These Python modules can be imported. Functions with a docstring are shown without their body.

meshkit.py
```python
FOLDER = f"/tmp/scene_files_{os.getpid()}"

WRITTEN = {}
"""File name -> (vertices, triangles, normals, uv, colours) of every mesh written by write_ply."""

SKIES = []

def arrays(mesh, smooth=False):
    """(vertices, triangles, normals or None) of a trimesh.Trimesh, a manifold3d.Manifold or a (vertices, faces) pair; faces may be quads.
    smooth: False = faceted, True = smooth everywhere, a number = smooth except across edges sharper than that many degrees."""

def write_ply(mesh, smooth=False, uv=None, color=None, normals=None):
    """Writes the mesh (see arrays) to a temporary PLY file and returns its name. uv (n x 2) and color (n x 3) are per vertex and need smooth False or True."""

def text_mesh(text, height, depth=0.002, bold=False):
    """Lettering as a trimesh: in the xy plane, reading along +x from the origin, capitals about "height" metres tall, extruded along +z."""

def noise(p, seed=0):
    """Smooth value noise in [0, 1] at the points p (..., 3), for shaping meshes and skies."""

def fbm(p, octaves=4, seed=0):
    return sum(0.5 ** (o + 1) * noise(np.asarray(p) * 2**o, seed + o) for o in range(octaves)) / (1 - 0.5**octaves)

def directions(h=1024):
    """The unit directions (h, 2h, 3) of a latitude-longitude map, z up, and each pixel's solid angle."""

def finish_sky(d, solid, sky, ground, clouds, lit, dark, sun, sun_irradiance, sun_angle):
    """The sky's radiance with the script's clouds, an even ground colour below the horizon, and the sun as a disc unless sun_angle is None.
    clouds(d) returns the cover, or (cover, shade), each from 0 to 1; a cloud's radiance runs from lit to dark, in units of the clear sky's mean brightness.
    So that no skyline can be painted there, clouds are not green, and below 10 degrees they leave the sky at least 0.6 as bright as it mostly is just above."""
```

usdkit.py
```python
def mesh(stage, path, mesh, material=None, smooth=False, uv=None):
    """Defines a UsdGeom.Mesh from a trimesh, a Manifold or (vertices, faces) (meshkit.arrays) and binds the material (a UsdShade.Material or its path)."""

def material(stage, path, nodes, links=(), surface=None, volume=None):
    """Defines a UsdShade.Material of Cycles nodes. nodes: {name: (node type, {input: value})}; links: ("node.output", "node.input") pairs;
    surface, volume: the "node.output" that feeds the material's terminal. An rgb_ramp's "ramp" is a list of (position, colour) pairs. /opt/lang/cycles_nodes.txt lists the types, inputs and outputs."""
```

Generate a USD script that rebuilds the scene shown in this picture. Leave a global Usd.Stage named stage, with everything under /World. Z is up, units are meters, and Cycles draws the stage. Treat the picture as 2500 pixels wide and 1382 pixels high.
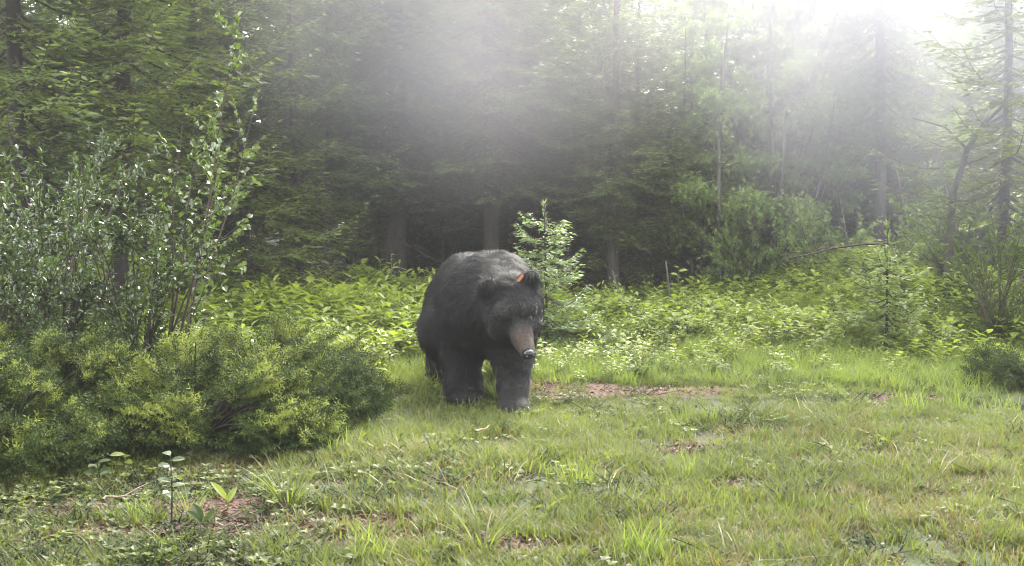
import math, random
import numpy as np
import trimesh
import usdkit, meshkit
from pxr import Usd, UsdGeom, UsdLux, UsdShade, Gf, Sdf, Vt

stage = Usd.Stage.CreateInMemory()
UsdGeom.SetStageUpAxis(stage, UsdGeom.Tokens.z)
UsdGeom.SetStageMetersPerUnit(stage, 1.0)
UsdGeom.Xform.Define(stage, '/World')
UsdGeom.Scope.Define(stage, '/World/Looks')

# ------------------------------------------------------------------ camera
CAM_H, F_PX = 1.10, 3018.0
PITCH = math.degrees(math.atan((691 - 527) / F_PX))
cam = UsdGeom.Camera.Define(stage, '/World/camera')
cam.AddTranslateOp().Set(Gf.Vec3d(0, 0, CAM_H))
cam.AddRotateXOp().Set(90.0 - PITCH)
cam.CreateHorizontalApertureAttr(36.0)
cam.CreateVerticalApertureAttr(36.0 * 566 / 1024)
cam.CreateFocalLengthAttr(36.0 * F_PX / 2500)
cam.CreateClippingRangeAttr(Gf.Vec2f(0.05, 2000))
cam.CreateExposureAttr(3.4)

# ------------------------------------------------------------------ sky and sun (bright overcast, sun ahead on the right)
SUN_AZ, SUN_EL = math.radians(17.5), math.radians(42)
dome = UsdLux.DomeLight.Define(stage, '/World/sky')
dome.CreateIntensityAttr(1.0)
dome.GetPrim().SetCustomDataByKey('kind', 'structure')
dome.GetPrim().SetCustomDataByKey('label', 'pale overcast sky showing in small gaps between the tree crowns')
dome.GetPrim().SetCustomDataByKey('category', 'sky')
skym = usdkit.material(stage, '/World/Looks/sky_look', {
    'tc': ('texture_coordinate', {}),
    'sky': ('sky_texture', {'sky_type': 'single_scattering', 'sun_disc': False, 'sun_elevation': SUN_EL, 'sun_rotation': SUN_AZ,
                            'aerosol_density': 2.0}),
    'nz': ('noise_texture', {'scale': 2.2, 'detail': 5.0}),
    'rp': ('rgb_ramp', {'ramp': [(0.3, (7.0, 7.3, 7.8)), (0.7, (10.5, 10.6, 10.7))]}),
    'mx': ('mix_color', {'fac': 0.85, 'use_clamp': False}),
    'bg': ('background_shader', {'strength': 0.10}),
}, [('tc.generated', 'nz.vector'), ('nz.fac', 'rp.fac'), ('sky.color', 'mx.a'), ('rp.color', 'mx.b'), ('mx.result', 'bg.color')],
    surface='bg.background')
UsdShade.MaterialBindingAPI.Apply(dome.GetPrim()).Bind(skym)

sun = UsdLux.DistantLight.Define(stage, '/World/sun')
sun.CreateIntensityAttr(0.40)
sun.CreateAngleAttr(10.0)
sun.CreateNormalizeAttr(True)
sun.CreateColorAttr(Gf.Vec3f(1.0, 0.93, 0.80))
sun.AddRotateXYZOp().Set(Gf.Vec3f(90.0 - math.degrees(SUN_EL), 0, 180.0 - math.degrees(SUN_AZ)))

# ------------------------------------------------------------------ helpers
used = {}


def numbered(path):
    n = used.get(path, 0)
    used[path] = n + 1
    return path if n == 0 else f'{path}_{n:03d}'


def setdata(prim, label=None, cat=None, group=None, kind=None):
    for k, v in (('label', label), ('category', cat), ('group', group), ('kind', kind)):
        if v:
            prim.SetCustomDataByKey(k, v)
    return prim


def thing(name, label, cat, loc=(0, 0, 0), rotz=0.0, scale=None, group=None, tilt=None):
    x = UsdGeom.Xform.Define(stage, numbered('/World/' + name))
    x.AddTranslateOp().Set(Gf.Vec3d(*map(float, loc)))
    x.AddRotateZOp().Set(math.degrees(rotz))
    if tilt is not None:
        x.AddRotateYOp().Set(float(tilt))
    if scale is not None:
        s = (scale,) * 3 if np.ndim(scale) == 0 else scale
        x.AddScaleOp().Set(Gf.Vec3f(*map(float, s)))
    return setdata(x.GetPrim(), label, cat, group)


def part(name, mesh, mat, parent=None, label=None, kind=None, smooth=False):
    base = str(parent.GetPath()) if parent is not None else '/World'
    m = usdkit.mesh(stage, numbered(f'{base}/{name}'), mesh, mat, smooth=smooth)
    return setdata(m.GetPrim(), label=label, kind=kind)


def copy_of(src, name, label, cat, loc, rotz=0.0, scale=1.0, group=None, tilt=None):
    r = thing(name, label, cat, loc, rotz, scale, group, tilt)
    r.GetReferences().AddInternalReference(src.GetPath())
    r.SetInstanceable(True)
    return r


def join(parts):
    parts = [p for p in parts if p is not None and len(p[0])]
    vs, fs, n = [], [], 0
    for v, f in parts:
        vs.append(v)
        fs.append(f + n)
        n += len(v)
    return np.vstack(vs), np.vstack(fs)


def unit(a):
    a = np.asarray(a, float)
    return a / np.maximum(np.linalg.norm(a, axis=-1, keepdims=True), 1e-9)


def leaves(P, D, N, L, W, prof=((0.45, 1.0),), fold=0.25, curl=0.0):
    """n leaves: base P, direction D, upper side N, length L, width W. prof: (t, relative width) stations."""
    P, D, N = np.atleast_2d(P), unit(np.atleast_2d(D)), np.atleast_2d(N)
    n = len(P)
    L = np.broadcast_to(np.asarray(L, float), n)[:, None]
    W = np.broadcast_to(np.asarray(W, float), n)[:, None]
    S = unit(np.cross(D, N))
    U = np.cross(S, D)
    k = len(prof)
    V = np.empty((n, 2 + 3 * k, 3))
    V[:, 0] = P
    for i, (t, w) in enumerate(prof):
        mid = P + D * L * t - U * L * curl * t * t
        V[:, 1 + 3 * i] = mid - S * W * w * 0.5 + U * W * w * fold
        V[:, 2 + 3 * i] = mid
        V[:, 3 + 3 * i] = mid + S * W * w * 0.5 + U * W * w * fold
    V[:, -1] = P + D * L - U * L * curl
    F = [(0, 2, 1), (0, 3, 2)]
    for i in range(k - 1):
        a, b = 1 + 3 * i, 4 + 3 * i
        F += [(a, a + 1, b), (a + 1, b + 1, b), (a + 1, a + 2, b + 1), (a + 2, b + 2, b + 1)]
    a, tip = 1 + 3 * (k - 1), 1 + 3 * k
    F += [(a, a + 1, tip), (a + 1, a + 2, tip)]
    F = np.array(F)
    return V.reshape(-1, 3), (F[None] + (np.arange(n) * (2 + 3 * k))[:, None, None]).reshape(-1, 3)


def diamonds(P, D, N, L, W, at=0.4):
    """n thin two-triangle blades (needled shoots)."""
    D = unit(D)
    S = unit(np.cross(D, N))
    n = len(P)
    L = np.broadcast_to(np.asarray(L, float), n)[:, None]
    W = np.broadcast_to(np.asarray(W, float), n)[:, None]
    V = np.stack([P, P + D * L * at - S * W / 2, P + D * L, P + D * L * at + S * W / 2], 1)
    F = np.array([(0, 2, 1), (0, 3, 2)])
    return V.reshape(-1, 3), (F[None] + (np.arange(n) * 4)[:, None, None]).reshape(-1, 3)


def blades(P, D, B, L, W, seg=3):
    """n grass blades: base P, first direction D, bending towards B."""
    n = len(P)
    D, B = unit(D), np.asarray(B, float)
    L = np.broadcast_to(np.asarray(L, float), n)[:, None]
    W = np.broadcast_to(np.asarray(W, float), n)[:, None]
    S = unit(np.cross(D, B + 1e-6))
    rows = []
    for i in range(seg):
        t = i / seg
        c = P + D * L * t + B * L * t * t
        w = W * (1 - 0.75 * t * t) * 0.5
        rows += [c - S * w, c + S * w]
    rows.append(P + D * L + B * L)
    V = np.stack(rows, 1)
    F = []
    for i in range(seg - 1):
        a = 2 * i
        F += [(a, a + 1, a + 3), (a, a + 3, a + 2)]
    a = 2 * (seg - 1)
    F.append((a, a + 1, a + 2))
    F = np.array(F)
    return V.reshape(-1, 3), (F[None] + (np.arange(n) * (2 * seg + 1))[:, None, None]).reshape(-1, 3)


def tube(pts, radii, sides=6, cap=True):
    pts = np.asarray(pts, float)
    n = len(pts)
    radii = np.broadcast_to(np.asarray(radii, float), n)
    t = unit(np.gradient(pts, axis=0))
    ref = np.array([0, 0, 1.0]) if abs(t[0][2]) < 0.8 else np.array([1.0, 0, 0])
    a = unit(np.cross(t, ref))
    b = np.cross(t, a)
    th = np.arange(sides) * 2 * np.pi / sides
    V = (pts[:, None] + (a[:, None] * np.cos(th)[None, :, None] + b[:, None] * np.sin(th)[None, :, None]) * radii[:, None, None]).reshape(-1, 3)
    F = []
    for i in range(n - 1):
        for j in range(sides):
            p, q = i * sides + j, i * sides + (j + 1) % sides
            F += [(p, q, q + sides), (p, q + sides, p + sides)]
    if cap:
        V = np.vstack([V, pts[-1] + t[-1] * radii[-1] * 0.4])
        F += [((n - 1) * sides + j, (n - 1) * sides + (j + 1) % sides, len(V) - 1) for j in range(sides)]
    return V, np.array(F)


def smoothstep(a, b, x):
    t = np.clip((x - a) / (b - a), 0, 1)
    return t * t * (3 - 2 * t)


def fbm2(x, y, scale, seed, octaves=3):
    p = np.stack([np.asarray(x, float) * scale, np.asarray(y, float) * scale, np.zeros_like(np.asarray(x, float))], -1)
    return meshkit.fbm(p + 57.3, octaves, seed)


def gz(x, y):
    """ground height"""
    x, y = np.asarray(x, float), np.asarray(y, float)
    z = 0.70 * smoothstep(0.8, 6.0, x) * smoothstep(7.8, 12.5, y)
    z = z + 0.22 * smoothstep(0.2, -3.5, x) * smoothstep(8.0, 13.0, y)
    z = z + 0.03 * np.clip(y - 15, 0, 60)
    bank = smoothstep(8.4, 10.0, y) * smoothstep(16, 13, y)
    z = z + (fbm2(x, y, 0.8, 8) - 0.42) * 0.34 * bank
    bump = (fbm2(x, y, 0.9, 3) - 0.5) * 0.10 * smoothstep(30, 10, np.hypot(x, y)) + (fbm2(x, y, 3.1, 4) - 0.5) * 0.04
    near_bear = smoothstep(1.5, 0.8, np.hypot((x + 0.2) * 1.2, y - 7.5))
    z = z + bump * (1 - near_bear)
    return z


def px2x(px, d):
    return (px - 1250.0) / F_PX * d


def z_at(py, d):
    """height seen at picture row py (of 1382) at distance d"""
    a = math.atan((691 - py) / F_PX) - math.radians(PITCH)
    return CAM_H + d * math.tan(a)


# ------------------------------------------------------------------ materials
L = '/World/Looks/'


def leaf_mat(name, cols, rough=0.55, trans=0.35, tcol=None, spec=0.25, patch=0.5, pscale=1.2):
    """foliage: each leaf takes its own tone, patches of the ground vary slightly, light comes through"""
    cols = [tuple(c) for c in cols]
    tcol = tcol or tuple(min(1, c * k) for c, k in zip(cols[-1], (1.5, 1.7, 0.9)))
    return usdkit.material(stage, L + name, {
        'g': ('geometry', {}), 'oi': ('object_info', {}),
        'nz': ('noise_texture', {'scale': pscale, 'detail': 2.0}),
        'm1': ('math', {'math_type': 'multiply_add', 'value2': patch, 'value3': -0.5 * patch}),
        'm2': ('math', {'math_type': 'multiply_add', 'value2': 0.75, 'value3': 0.0}),
        'm3': ('math', {'math_type': 'multiply_add', 'value2': 0.25, 'value3': 0.0}),
        'a1': ('math', {'math_type': 'add'}), 'a2': ('math', {'math_type': 'add', 'use_clamp': True}),
        'rp': ('rgb_ramp', {'ramp': [(i / max(1, len(cols) - 1), c) for i, c in enumerate(cols)]}),
        'p': ('principled_bsdf', {'roughness': rough, 'specular_ior_level': spec}),
        'tm': ('mix_color', {'blend_type': 'multiply', 'fac': 1.0, 'b': (2.1, 2.3, 1.1), 'use_clamp': False}),
        't': ('translucent_bsdf', {}),
        'mx': ('mix_closure', {'fac': trans}),
    }, [('g.position', 'nz.vector'), ('nz.fac', 'm1.value1'), ('g.random_per_island', 'm2.value1'), ('oi.random', 'm3.value1'),
        ('m1.value', 'a1.value1'), ('m2.value', 'a1.value2'), ('a1.value', 'a2.value1'), ('m3.value', 'a2.value2'),
        ('a2.value', 'rp.fac'), ('rp.color', 'p.base_color'), ('rp.color', 'tm.a'), ('tm.result', 't.color'),
        ('p.BSDF', 'mx.closure1'), ('t.BSDF', 'mx.closure2')], surface='mx.closure')


def bark_mat(name, c1, c2, scale=14.0, stretch=0.25):
    return usdkit.material(stage, L + name, {
        'g': ('geometry', {}), 'mp': ('mapping', {'scale': (1, 1, stretch)}),
        'nz': ('noise_texture', {'scale': scale, 'detail': 6.0, 'roughness': 0.65}),
        'rp': ('rgb_ramp', {'ramp': [(0.3, c1), (0.7, c2)]}),
        'bp': ('bump', {'strength': 0.9, 'distance': 0.02}),
        'p': ('principled_bsdf', {'roughness': 0.9, 'specular_ior_level': 0.2}),
    }, [('g.position', 'mp.vector'), ('mp.vector', 'nz.vector'), ('nz.fac', 'rp.fac'), ('rp.color', 'p.base_color'),
        ('nz.fac', 'bp.height'), ('bp.normal', 'p.normal')], surface='p.BSDF')


M = {}
M['bark'] = bark_mat('bark_look', (0.010, 0.009, 0.0075), (0.038, 0.033, 0.028))
M['bark_pale'] = bark_mat('pale_bark_look', (0.025, 0.022, 0.019), (0.08, 0.073, 0.063))
M['twig'] = bark_mat('twig_look', (0.02, 0.016, 0.012), (0.06, 0.046, 0.033), 40.0)
M['dead'] = bark_mat('dead_wood_look', (0.10, 0.075, 0.055), (0.26, 0.21, 0.165), 40.0)
M['spruce'] = leaf_mat('spruce_needle_look', [(0.024, 0.034, 0.012), (0.055, 0.072, 0.022), (0.115, 0.130, 0.036)], trans=0.42)
M['spruce_light'] = leaf_mat('light_spruce_needle_look', [(0.042, 0.055, 0.016), (0.090, 0.108, 0.028), (0.150, 0.165, 0.042)], trans=0.42)
M['sapling'] = leaf_mat('silvery_needle_look', [(0.11, 0.145, 0.06), (0.19, 0.23, 0.09), (0.31, 0.33, 0.13)], trans=0.25, rough=0.5)
M['sapling_green'] = leaf_mat('green_sapling_needle_look', [(0.07, 0.095, 0.028), (0.125, 0.155, 0.04), (0.20, 0.22, 0.06)], trans=0.25)
M['aspen'] = leaf_mat('aspen_leaf_look', [(0.065, 0.092, 0.028), (0.125, 0.158, 0.048), (0.19, 0.215, 0.07)], trans=0.5, rough=0.4)
M['willow'] = leaf_mat('shrub_leaf_look', [(0.018, 0.029, 0.008), (0.040, 0.056, 0.014), (0.085, 0.102, 0.032)], trans=0.26, rough=0.27, spec=0.6)
M['birch'] = leaf_mat('birch_leaf_look', [(0.036, 0.052, 0.014), (0.064, 0.085, 0.022), (0.105, 0.125, 0.036)], trans=0.3, rough=0.32, spec=0.6)
M['juniper'] = leaf_mat('juniper_needle_look', [(0.018, 0.028, 0.009), (0.044, 0.058, 0.015), (0.082, 0.096, 0.026)], trans=0.15, spec=0.08, rough=0.7)
M['juniper_tip'] = leaf_mat('juniper_tip_look', [(0.090, 0.108, 0.026), (0.155, 0.168, 0.042), (0.26, 0.26, 0.080)], trans=0.25, spec=0.1, rough=0.7)
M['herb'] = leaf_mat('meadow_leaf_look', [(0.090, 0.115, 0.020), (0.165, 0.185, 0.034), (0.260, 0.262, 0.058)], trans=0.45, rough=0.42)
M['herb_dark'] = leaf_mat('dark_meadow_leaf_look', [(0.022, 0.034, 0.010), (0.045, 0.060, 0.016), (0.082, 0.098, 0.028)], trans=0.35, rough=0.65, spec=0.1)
M['grass'] = leaf_mat('grass_look', [(0.055, 0.068, 0.017), (0.105, 0.117, 0.030), (0.165, 0.168, 0.050)], trans=0.4, rough=0.55, spec=0.25, patch=0.9)
M['fresh'] = leaf_mat('fresh_grass_look', [(0.080, 0.104, 0.024), (0.140, 0.158, 0.038), (0.225, 0.228, 0.065)], trans=0.45, rough=0.55, spec=0.25, patch=0.9)
M['straw'] = leaf_mat('dry_grass_look', [(0.085, 0.066, 0.028), (0.14, 0.11, 0.05), (0.22, 0.18, 0.09)], trans=0.3)
M['litter'] = leaf_mat('dead_leaf_look', [(0.040, 0.018, 0.011), (0.095, 0.042, 0.025), (0.20, 0.11, 0.065)], trans=0.1, rough=0.6)

SOIL = [(0.50, 7.75, 0.45, 0.34), (1.05, 7.65, 0.40, 0.30), (2.25, 7.35, 0.3, 0.14), (0.15, 7.95, 0.25, 0.2), (-0.12, 7.75, 0.3, 0.2),
        (0.83, 5.75, 0.20, 0.12), (0.95, 5.0, 0.16, 0.10),
        (-1.12, 4.66, 0.32, 0.19), (-1.55, 4.62, 0.25, 0.16), (0.22, 7.6, 0.25, 0.30), (-0.98, 4.28, 0.30, 0.09), (-1.35, 4.22, 0.28, 0.10), (-0.35, 4.15, 0.35, 0.10), (0.1, 4.05, 0.3, 0.10), (-0.55, 4.4, 0.25, 0.10)]


def soil(x, y):
    s = np.zeros(np.shape(x))
    wob = (fbm2(x, y, 5.0, 21) - 0.5) * 1.4
    for (sx, sy, rx, ry) in SOIL:
        q = np.hypot((x - sx) / rx, (y - sy) / ry)
        s = np.maximum(s, smoothstep(1.25, 0.65, q + wob * 0.6))
    return s


# ------------------------------------------------------------------ ground
def axis(lo, hi, fine_lo, fine_hi, step):
    a = list(np.arange(fine_lo, fine_hi + 1e-6, step))
    s, x = step, a[-1]
    while x < hi:
        s *= 1.22
        x += s
        a.append(x)
    s, x = step, a[0]
    while x > lo:
        s *= 1.22
        x -= s
        a.insert(0, x)
    return np.array(a)


xs, ys = axis(-150, 150, -7, 8, 0.06), axis(-40, 200, 2.5, 16, 0.06)
gx, gy = np.meshgrid(xs, ys)
gv = np.stack([gx, gy, gz(gx, gy)], -1).reshape(-1, 3)
nx, ny = len(xs), len(ys)
idx = (np.arange(ny - 1)[:, None] * nx + np.arange(nx - 1)[None]).ravel()
gf = np.vstack([np.stack([idx, idx + 1, idx + nx + 1], 1), np.stack([idx, idx + nx + 1, idx + nx], 1)])
M['ground'] = usdkit.material(stage, L + 'ground_look', {
    'g': ('geometry', {}), 'at': ('attribute', {'attribute': 'soil'}),
    'n1': ('noise_texture', {'scale': 1.6, 'detail': 6.0}), 'n2': ('noise_texture', {'scale': 38.0, 'detail': 5.0, 'roughness': 0.7}),
    'r1': ('rgb_ramp', {'ramp': [(0.35, (0.040, 0.036, 0.016)), (0.55, (0.042, 0.060, 0.018)), (0.7, (0.085, 0.075, 0.032))]}),
    'r2': ('rgb_ramp', {'ramp': [(0.3, (0.045, 0.024, 0.016)), (0.55, (0.095, 0.052, 0.035)), (0.75, (0.17, 0.10, 0.072))]}),
    'mx': ('mix_color', {'use_clamp': False}), 'mm': ('mix_color', {'blend_type': 'multiply', 'fac': 0.6}),
    'r3': ('rgb_ramp', {'ramp': [(0.3, (0.35, 0.35, 0.35)), (0.7, (1, 1, 1))]}),
    'bp': ('bump', {'strength': 0.8, 'distance': 0.02}),
    'p': ('principled_bsdf', {'roughness': 0.9, 'specular_ior_level': 0.25}),
}, [('g.position', 'n1.vector'), ('g.position', 'n2.vector'), ('n1.fac', 'r1.fac'), ('n2.fac', 'r2.fac'), ('at.fac', 'mx.fac'),
    ('r1.color', 'mx.a'), ('r2.color', 'mx.b'), ('n2.fac', 'r3.fac'), ('mx.result', 'mm.a'), ('r3.color', 'mm.b'),
    ('mm.result', 'p.base_color'), ('n2.fac', 'bp.height'), ('bp.normal', 'p.normal')], surface='p.BSDF')
ground = usdkit.mesh(stage, '/World/ground', (gv, gf), M['ground'], smooth=True)
setdata(ground.GetPrim(), 'uneven forest clearing floor of soil and moss under the grass', 'ground', kind='structure')
UsdGeom.PrimvarsAPI(ground).CreatePrimvar('soil', Sdf.ValueTypeNames.FloatArray, 'vertex').Set(
    Vt.FloatArray.FromNumpy(soil(gv[:, 0], gv[:, 1]).astype(np.float32)))

# ------------------------------------------------------------------ the bear
BEAR = np.array([-0.20, 7.55, 0.0])


def ellip(c, r, rot=None):
    c, r = np.array(c, float), np.array(r, float)

    def f(p):
        q = p - c
        if rot is not None:
            q = q @ rot
        k = np.linalg.norm(q / r, axis=-1)
        return (k - 1) * r.min() * np.clip(0.5 + 0.5 * k, 0.5, 1.2)
    return f


def cone(a, b, ra, rb):
    a, b = np.array(a, float), np.array(b, float)
    d = b - a
    l2 = d @ d

    def f(p):
        t = np.clip(((p - a) @ d) / l2, 0, 1)
        return np.linalg.norm(p - a - t[..., None] * d, axis=-1) - (ra + (rb - ra) * t)
    return f


def basis(fwd, up=(0, 0, 1)):
    f = unit(np.array(fwd, float))
    s = unit(np.cross(f, up))
    return np.stack([s, f, np.cross(s, f)], 1)


BF = np.array([0.25, -0.97, 0.0])
BR = basis(BF)
HEADC, NOSE = np.array([0.000, 6.80, 0.588]), np.array([0.088, 6.475, 0.385])
HF = unit(NOSE - HEADC)
roll = 0.16
hs = unit(np.cross(HF, [0, 0, 1.0]))
hs = unit(hs * math.cos(roll) + np.cross(hs, HF) * -math.sin(roll))
if hs[0] < 0:
    hs = -hs
HU = unit(np.cross(hs, HF))
if HU[2] < 0:
    HU = -HU
HROT = np.stack([hs, HF, HU], 1)


def hp(side, fwd, up):
    return HEADC + hs * side + HF * fwd + HU * up


body_parts = [
    (ellip((-0.275, 8.20, 0.565), (0.235, 0.36, 0.275), BR), 0.0),
    (ellip((-0.205, 7.82, 0.525), (0.248, 0.46, 0.265), BR), 0.12),
    (ellip((-0.145, 7.42, 0.545), (0.232, 0.34, 0.290), BR), 0.12),
    (ellip((-0.085, 7.30, 0.69), (0.165, 0.22, 0.165), BR), 0.12),
    (ellip((-0.290, 7.28, 0.53), (0.108, 0.19, 0.21), BR), 0.10),
    (ellip((-0.010, 7.08, 0.51), (0.105, 0.18, 0.20), BR), 0.10),
    (cone((-0.10, 7.22, 0.60), (-0.01, 6.90, 0.60), 0.225, 0.165), 0.12),
    (cone((-0.09, 7.15, 0.47), (0.01, 6.88, 0.50), 0.16, 0.115), 0.08),
    # front legs
    (cone((0.000, 7.04, 0.46), (0.005, 7.00, 0.31), 0.125, 0.102), 0.07),
    (cone((0.005, 7.00, 0.31), (0.008, 6.87, 0.12), 0.102, 0.080), 0.05),
    (cone((0.008, 6.87, 0.12), (0.006, 6.81, 0.055), 0.080, 0.074), 0.04),
    (ellip((0.006, 6.760, 0.045), (0.086, 0.115, 0.055), BR), 0.04),
    (cone((-0.300, 7.32, 0.46), (-0.300, 7.33, 0.31), 0.140, 0.112), 0.07),
    (cone((-0.300, 7.33, 0.31), (-0.285, 7.24, 0.12), 0.112, 0.088), 0.05),
    (cone((-0.285, 7.24, 0.12), (-0.280, 7.18, 0.055), 0.088, 0.078), 0.04),
    (ellip((-0.276, 7.125, 0.045), (0.088, 0.12, 0.055), BR), 0.04),
    # hind legs
    (cone((-0.39, 8.15, 0.50), (-0.445, 7.93, 0.36), 0.175, 0.135), 0.09),
    (cone((-0.445, 7.93, 0.36), (-0.447, 8.05, 0.15), 0.135, 0.080), 0.06),
    (cone((-0.447, 8.05, 0.15), (-0.440, 7.92, 0.06), 0.085, 0.075), 0.05),
    (ellip((-0.436, 7.87, 0.05), (0.085, 0.145, 0.055), BR), 0.04),
    (cone((-0.18, 8.25, 0.50), (-0.06, 8.12, 0.36), 0.18, 0.14), 0.09),
    (cone((-0.06, 8.12, 0.36), (0.005, 8.28, 0.15), 0.14, 0.075), 0.06),
    (cone((0.005, 8.28, 0.15), (0.005, 8.18, 0.06), 0.075, 0.070), 0.05),
    (ellip((0.010, 8.14, 0.05), (0.080, 0.14, 0.055), BR), 0.04),
    # head
    (ellip(hp(0, 0.0, 0.0), (0.132, 0.150, 0.126), HROT), 0.06),
    (ellip(hp(0.066, 0.045, -0.055), (0.072, 0.105, 0.085), HROT), 0.05),
    (ellip(hp(-0.066, 0.045, -0.055), (0.072, 0.105, 0.085), HROT), 0.05),
    (cone(hp(0, 0.12, 0.015), hp(0, 0.24, -0.012), 0.076, 0.053), 0.05),
    (cone(hp(0, 0.24, -0.012), hp(0, 0.372, -0.018), 0.053, 0.040), 0.03),
    (cone(hp(0, 0.13, -0.07), hp(0, 0.335, -0.058), 0.056, 0.028), 0.03),
    # brow ridges
    (ellip(hp(0.062, 0.115, 0.075), (0.045, 0.05, 0.03), HROT), 0.04),
    (ellip(hp(-0.062, 0.115, 0.075), (0.045, 0.05, 0.03), HROT), 0.04),
]
EARS = []
for sd in (1, -1):
    root, tip = hp(sd * 0.098, -0.055, 0.085), hp(sd * 0.138, -0.075, 0.168)
    up_e = unit(tip - root)
    face = unit(np.array([0.05 + 0.35 * sd, -1.0, 0.15]))
    face = unit(face - up_e * (face @ up_e))
    side_e = np.cross(face, up_e)
    EARS.append((root, tip, up_e, face, side_e))
    R = np.stack([side_e, face, up_e], 1)
    body_parts.append((ellip((root + tip) / 2, (0.050, 0.026, 0.062), R), 0.025))

lo_b, hi_b, stp = np.array([-0.78, 6.30, -0.03]), np.array([0.36, 8.66, 0.98]), 0.0135
ax = [np.arange(lo_b[i], hi_b[i], stp) for i in range(3)]
pts = np.stack(np.meshgrid(*ax, indexing='ij'), -1)


def bear_sdf(p):
    d = None
    for f, k in body_parts:
        e = f(p)
        if d is None:
            d = e
        elif k > 0:
            h = np.clip(0.5 + 0.5 * (d - e) / k, 0, 1)
            d = d * (1 - h) + e * h - k * h * (1 - h)
        else:
            d = np.minimum(d, e)
    # hollow of each ear
    for root, tip, up_e, face, side_e in EARS[:1]:
        c = (root + tip) / 2 + face * 0.024 + up_e * 0.006
        k = np.linalg.norm(((p - c) @ np.stack([side_e, face, up_e], 1)) / np.array([0.030, 0.012, 0.036]), axis=-1)
        d = np.maximum(d, -(k - 1) * 0.018)
    return d + (meshkit.fbm(p * 9.0, 2, 5) - 0.5) * 0.012


def surface_nets(D, lo, h):
    """closed surface of the zero level of a grid of distances"""
    s = D < 0
    nx_, ny_, nz_ = D.shape
    cnt = np.zeros((nx_ - 1, ny_ - 1, nz_ - 1), int)
    acc = np.zeros((nx_ - 1, ny_ - 1, nz_ - 1, 3))
    off = [(a, b, c) for a in (0, 1) for b in (0, 1) for c in (0, 1)]
    sl = lambda o: (slice(o[0], nx_ - 1 + o[0]), slice(o[1], ny_ - 1 + o[1]), slice(o[2], nz_ - 1 + o[2]))
    for i, o in enumerate(off):
        for k in range(3):
            if o[k] == 0:
                q = list(o)
                q[k] = 1
                da, db = D[sl(o)], D[sl(q)]
                cr = (da < 0) != (db < 0)
                t = np.where(cr, da / np.where(cr, da - db, 1), 0)
                pos = np.broadcast_to(np.array(o, float), da.shape + (3,)).copy()
                pos[..., k] += t
                acc += np.where(cr[..., None], pos, 0)
                cnt += cr
    act = cnt > 0
    ids = np.full(act.shape, -1)
    ids[act] = np.arange(act.sum())
    ii = np.stack(np.nonzero(act), 1)
    V = lo + h * (ii + acc[act] / cnt[act][:, None])
    F = []
    for k in range(3):
        u, w = (k + 1) % 3, (k + 2) % 3
        a = [slice(1, -1)] * 3
        b = [slice(1, -1)] * 3
        a[k], b[k] = slice(0, -1), slice(1, None)
        sa, sb = s[tuple(a)], s[tuple(b)]
        cr = np.stack(np.nonzero(sa != sb), 1)
        inside = sa[tuple(cr.T)]
        base = cr.copy()
        base[:, u] += 1
        base[:, w] += 1

        def cell(du, dw):
            c = base.copy()
            c[:, u] -= du
            c[:, w] -= dw
            return ids[tuple(c.T)]
        q = np.stack([cell(1, 1), cell(0, 1), cell(0, 0), cell(1, 0)], 1)
        q = np.where(inside[:, None], q, q[:, ::-1])
        F.append(q)
    F = np.vstack(F)
    return V, np.vstack([F[:, [0, 1, 2]], F[:, [0, 2, 3]]])


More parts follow.
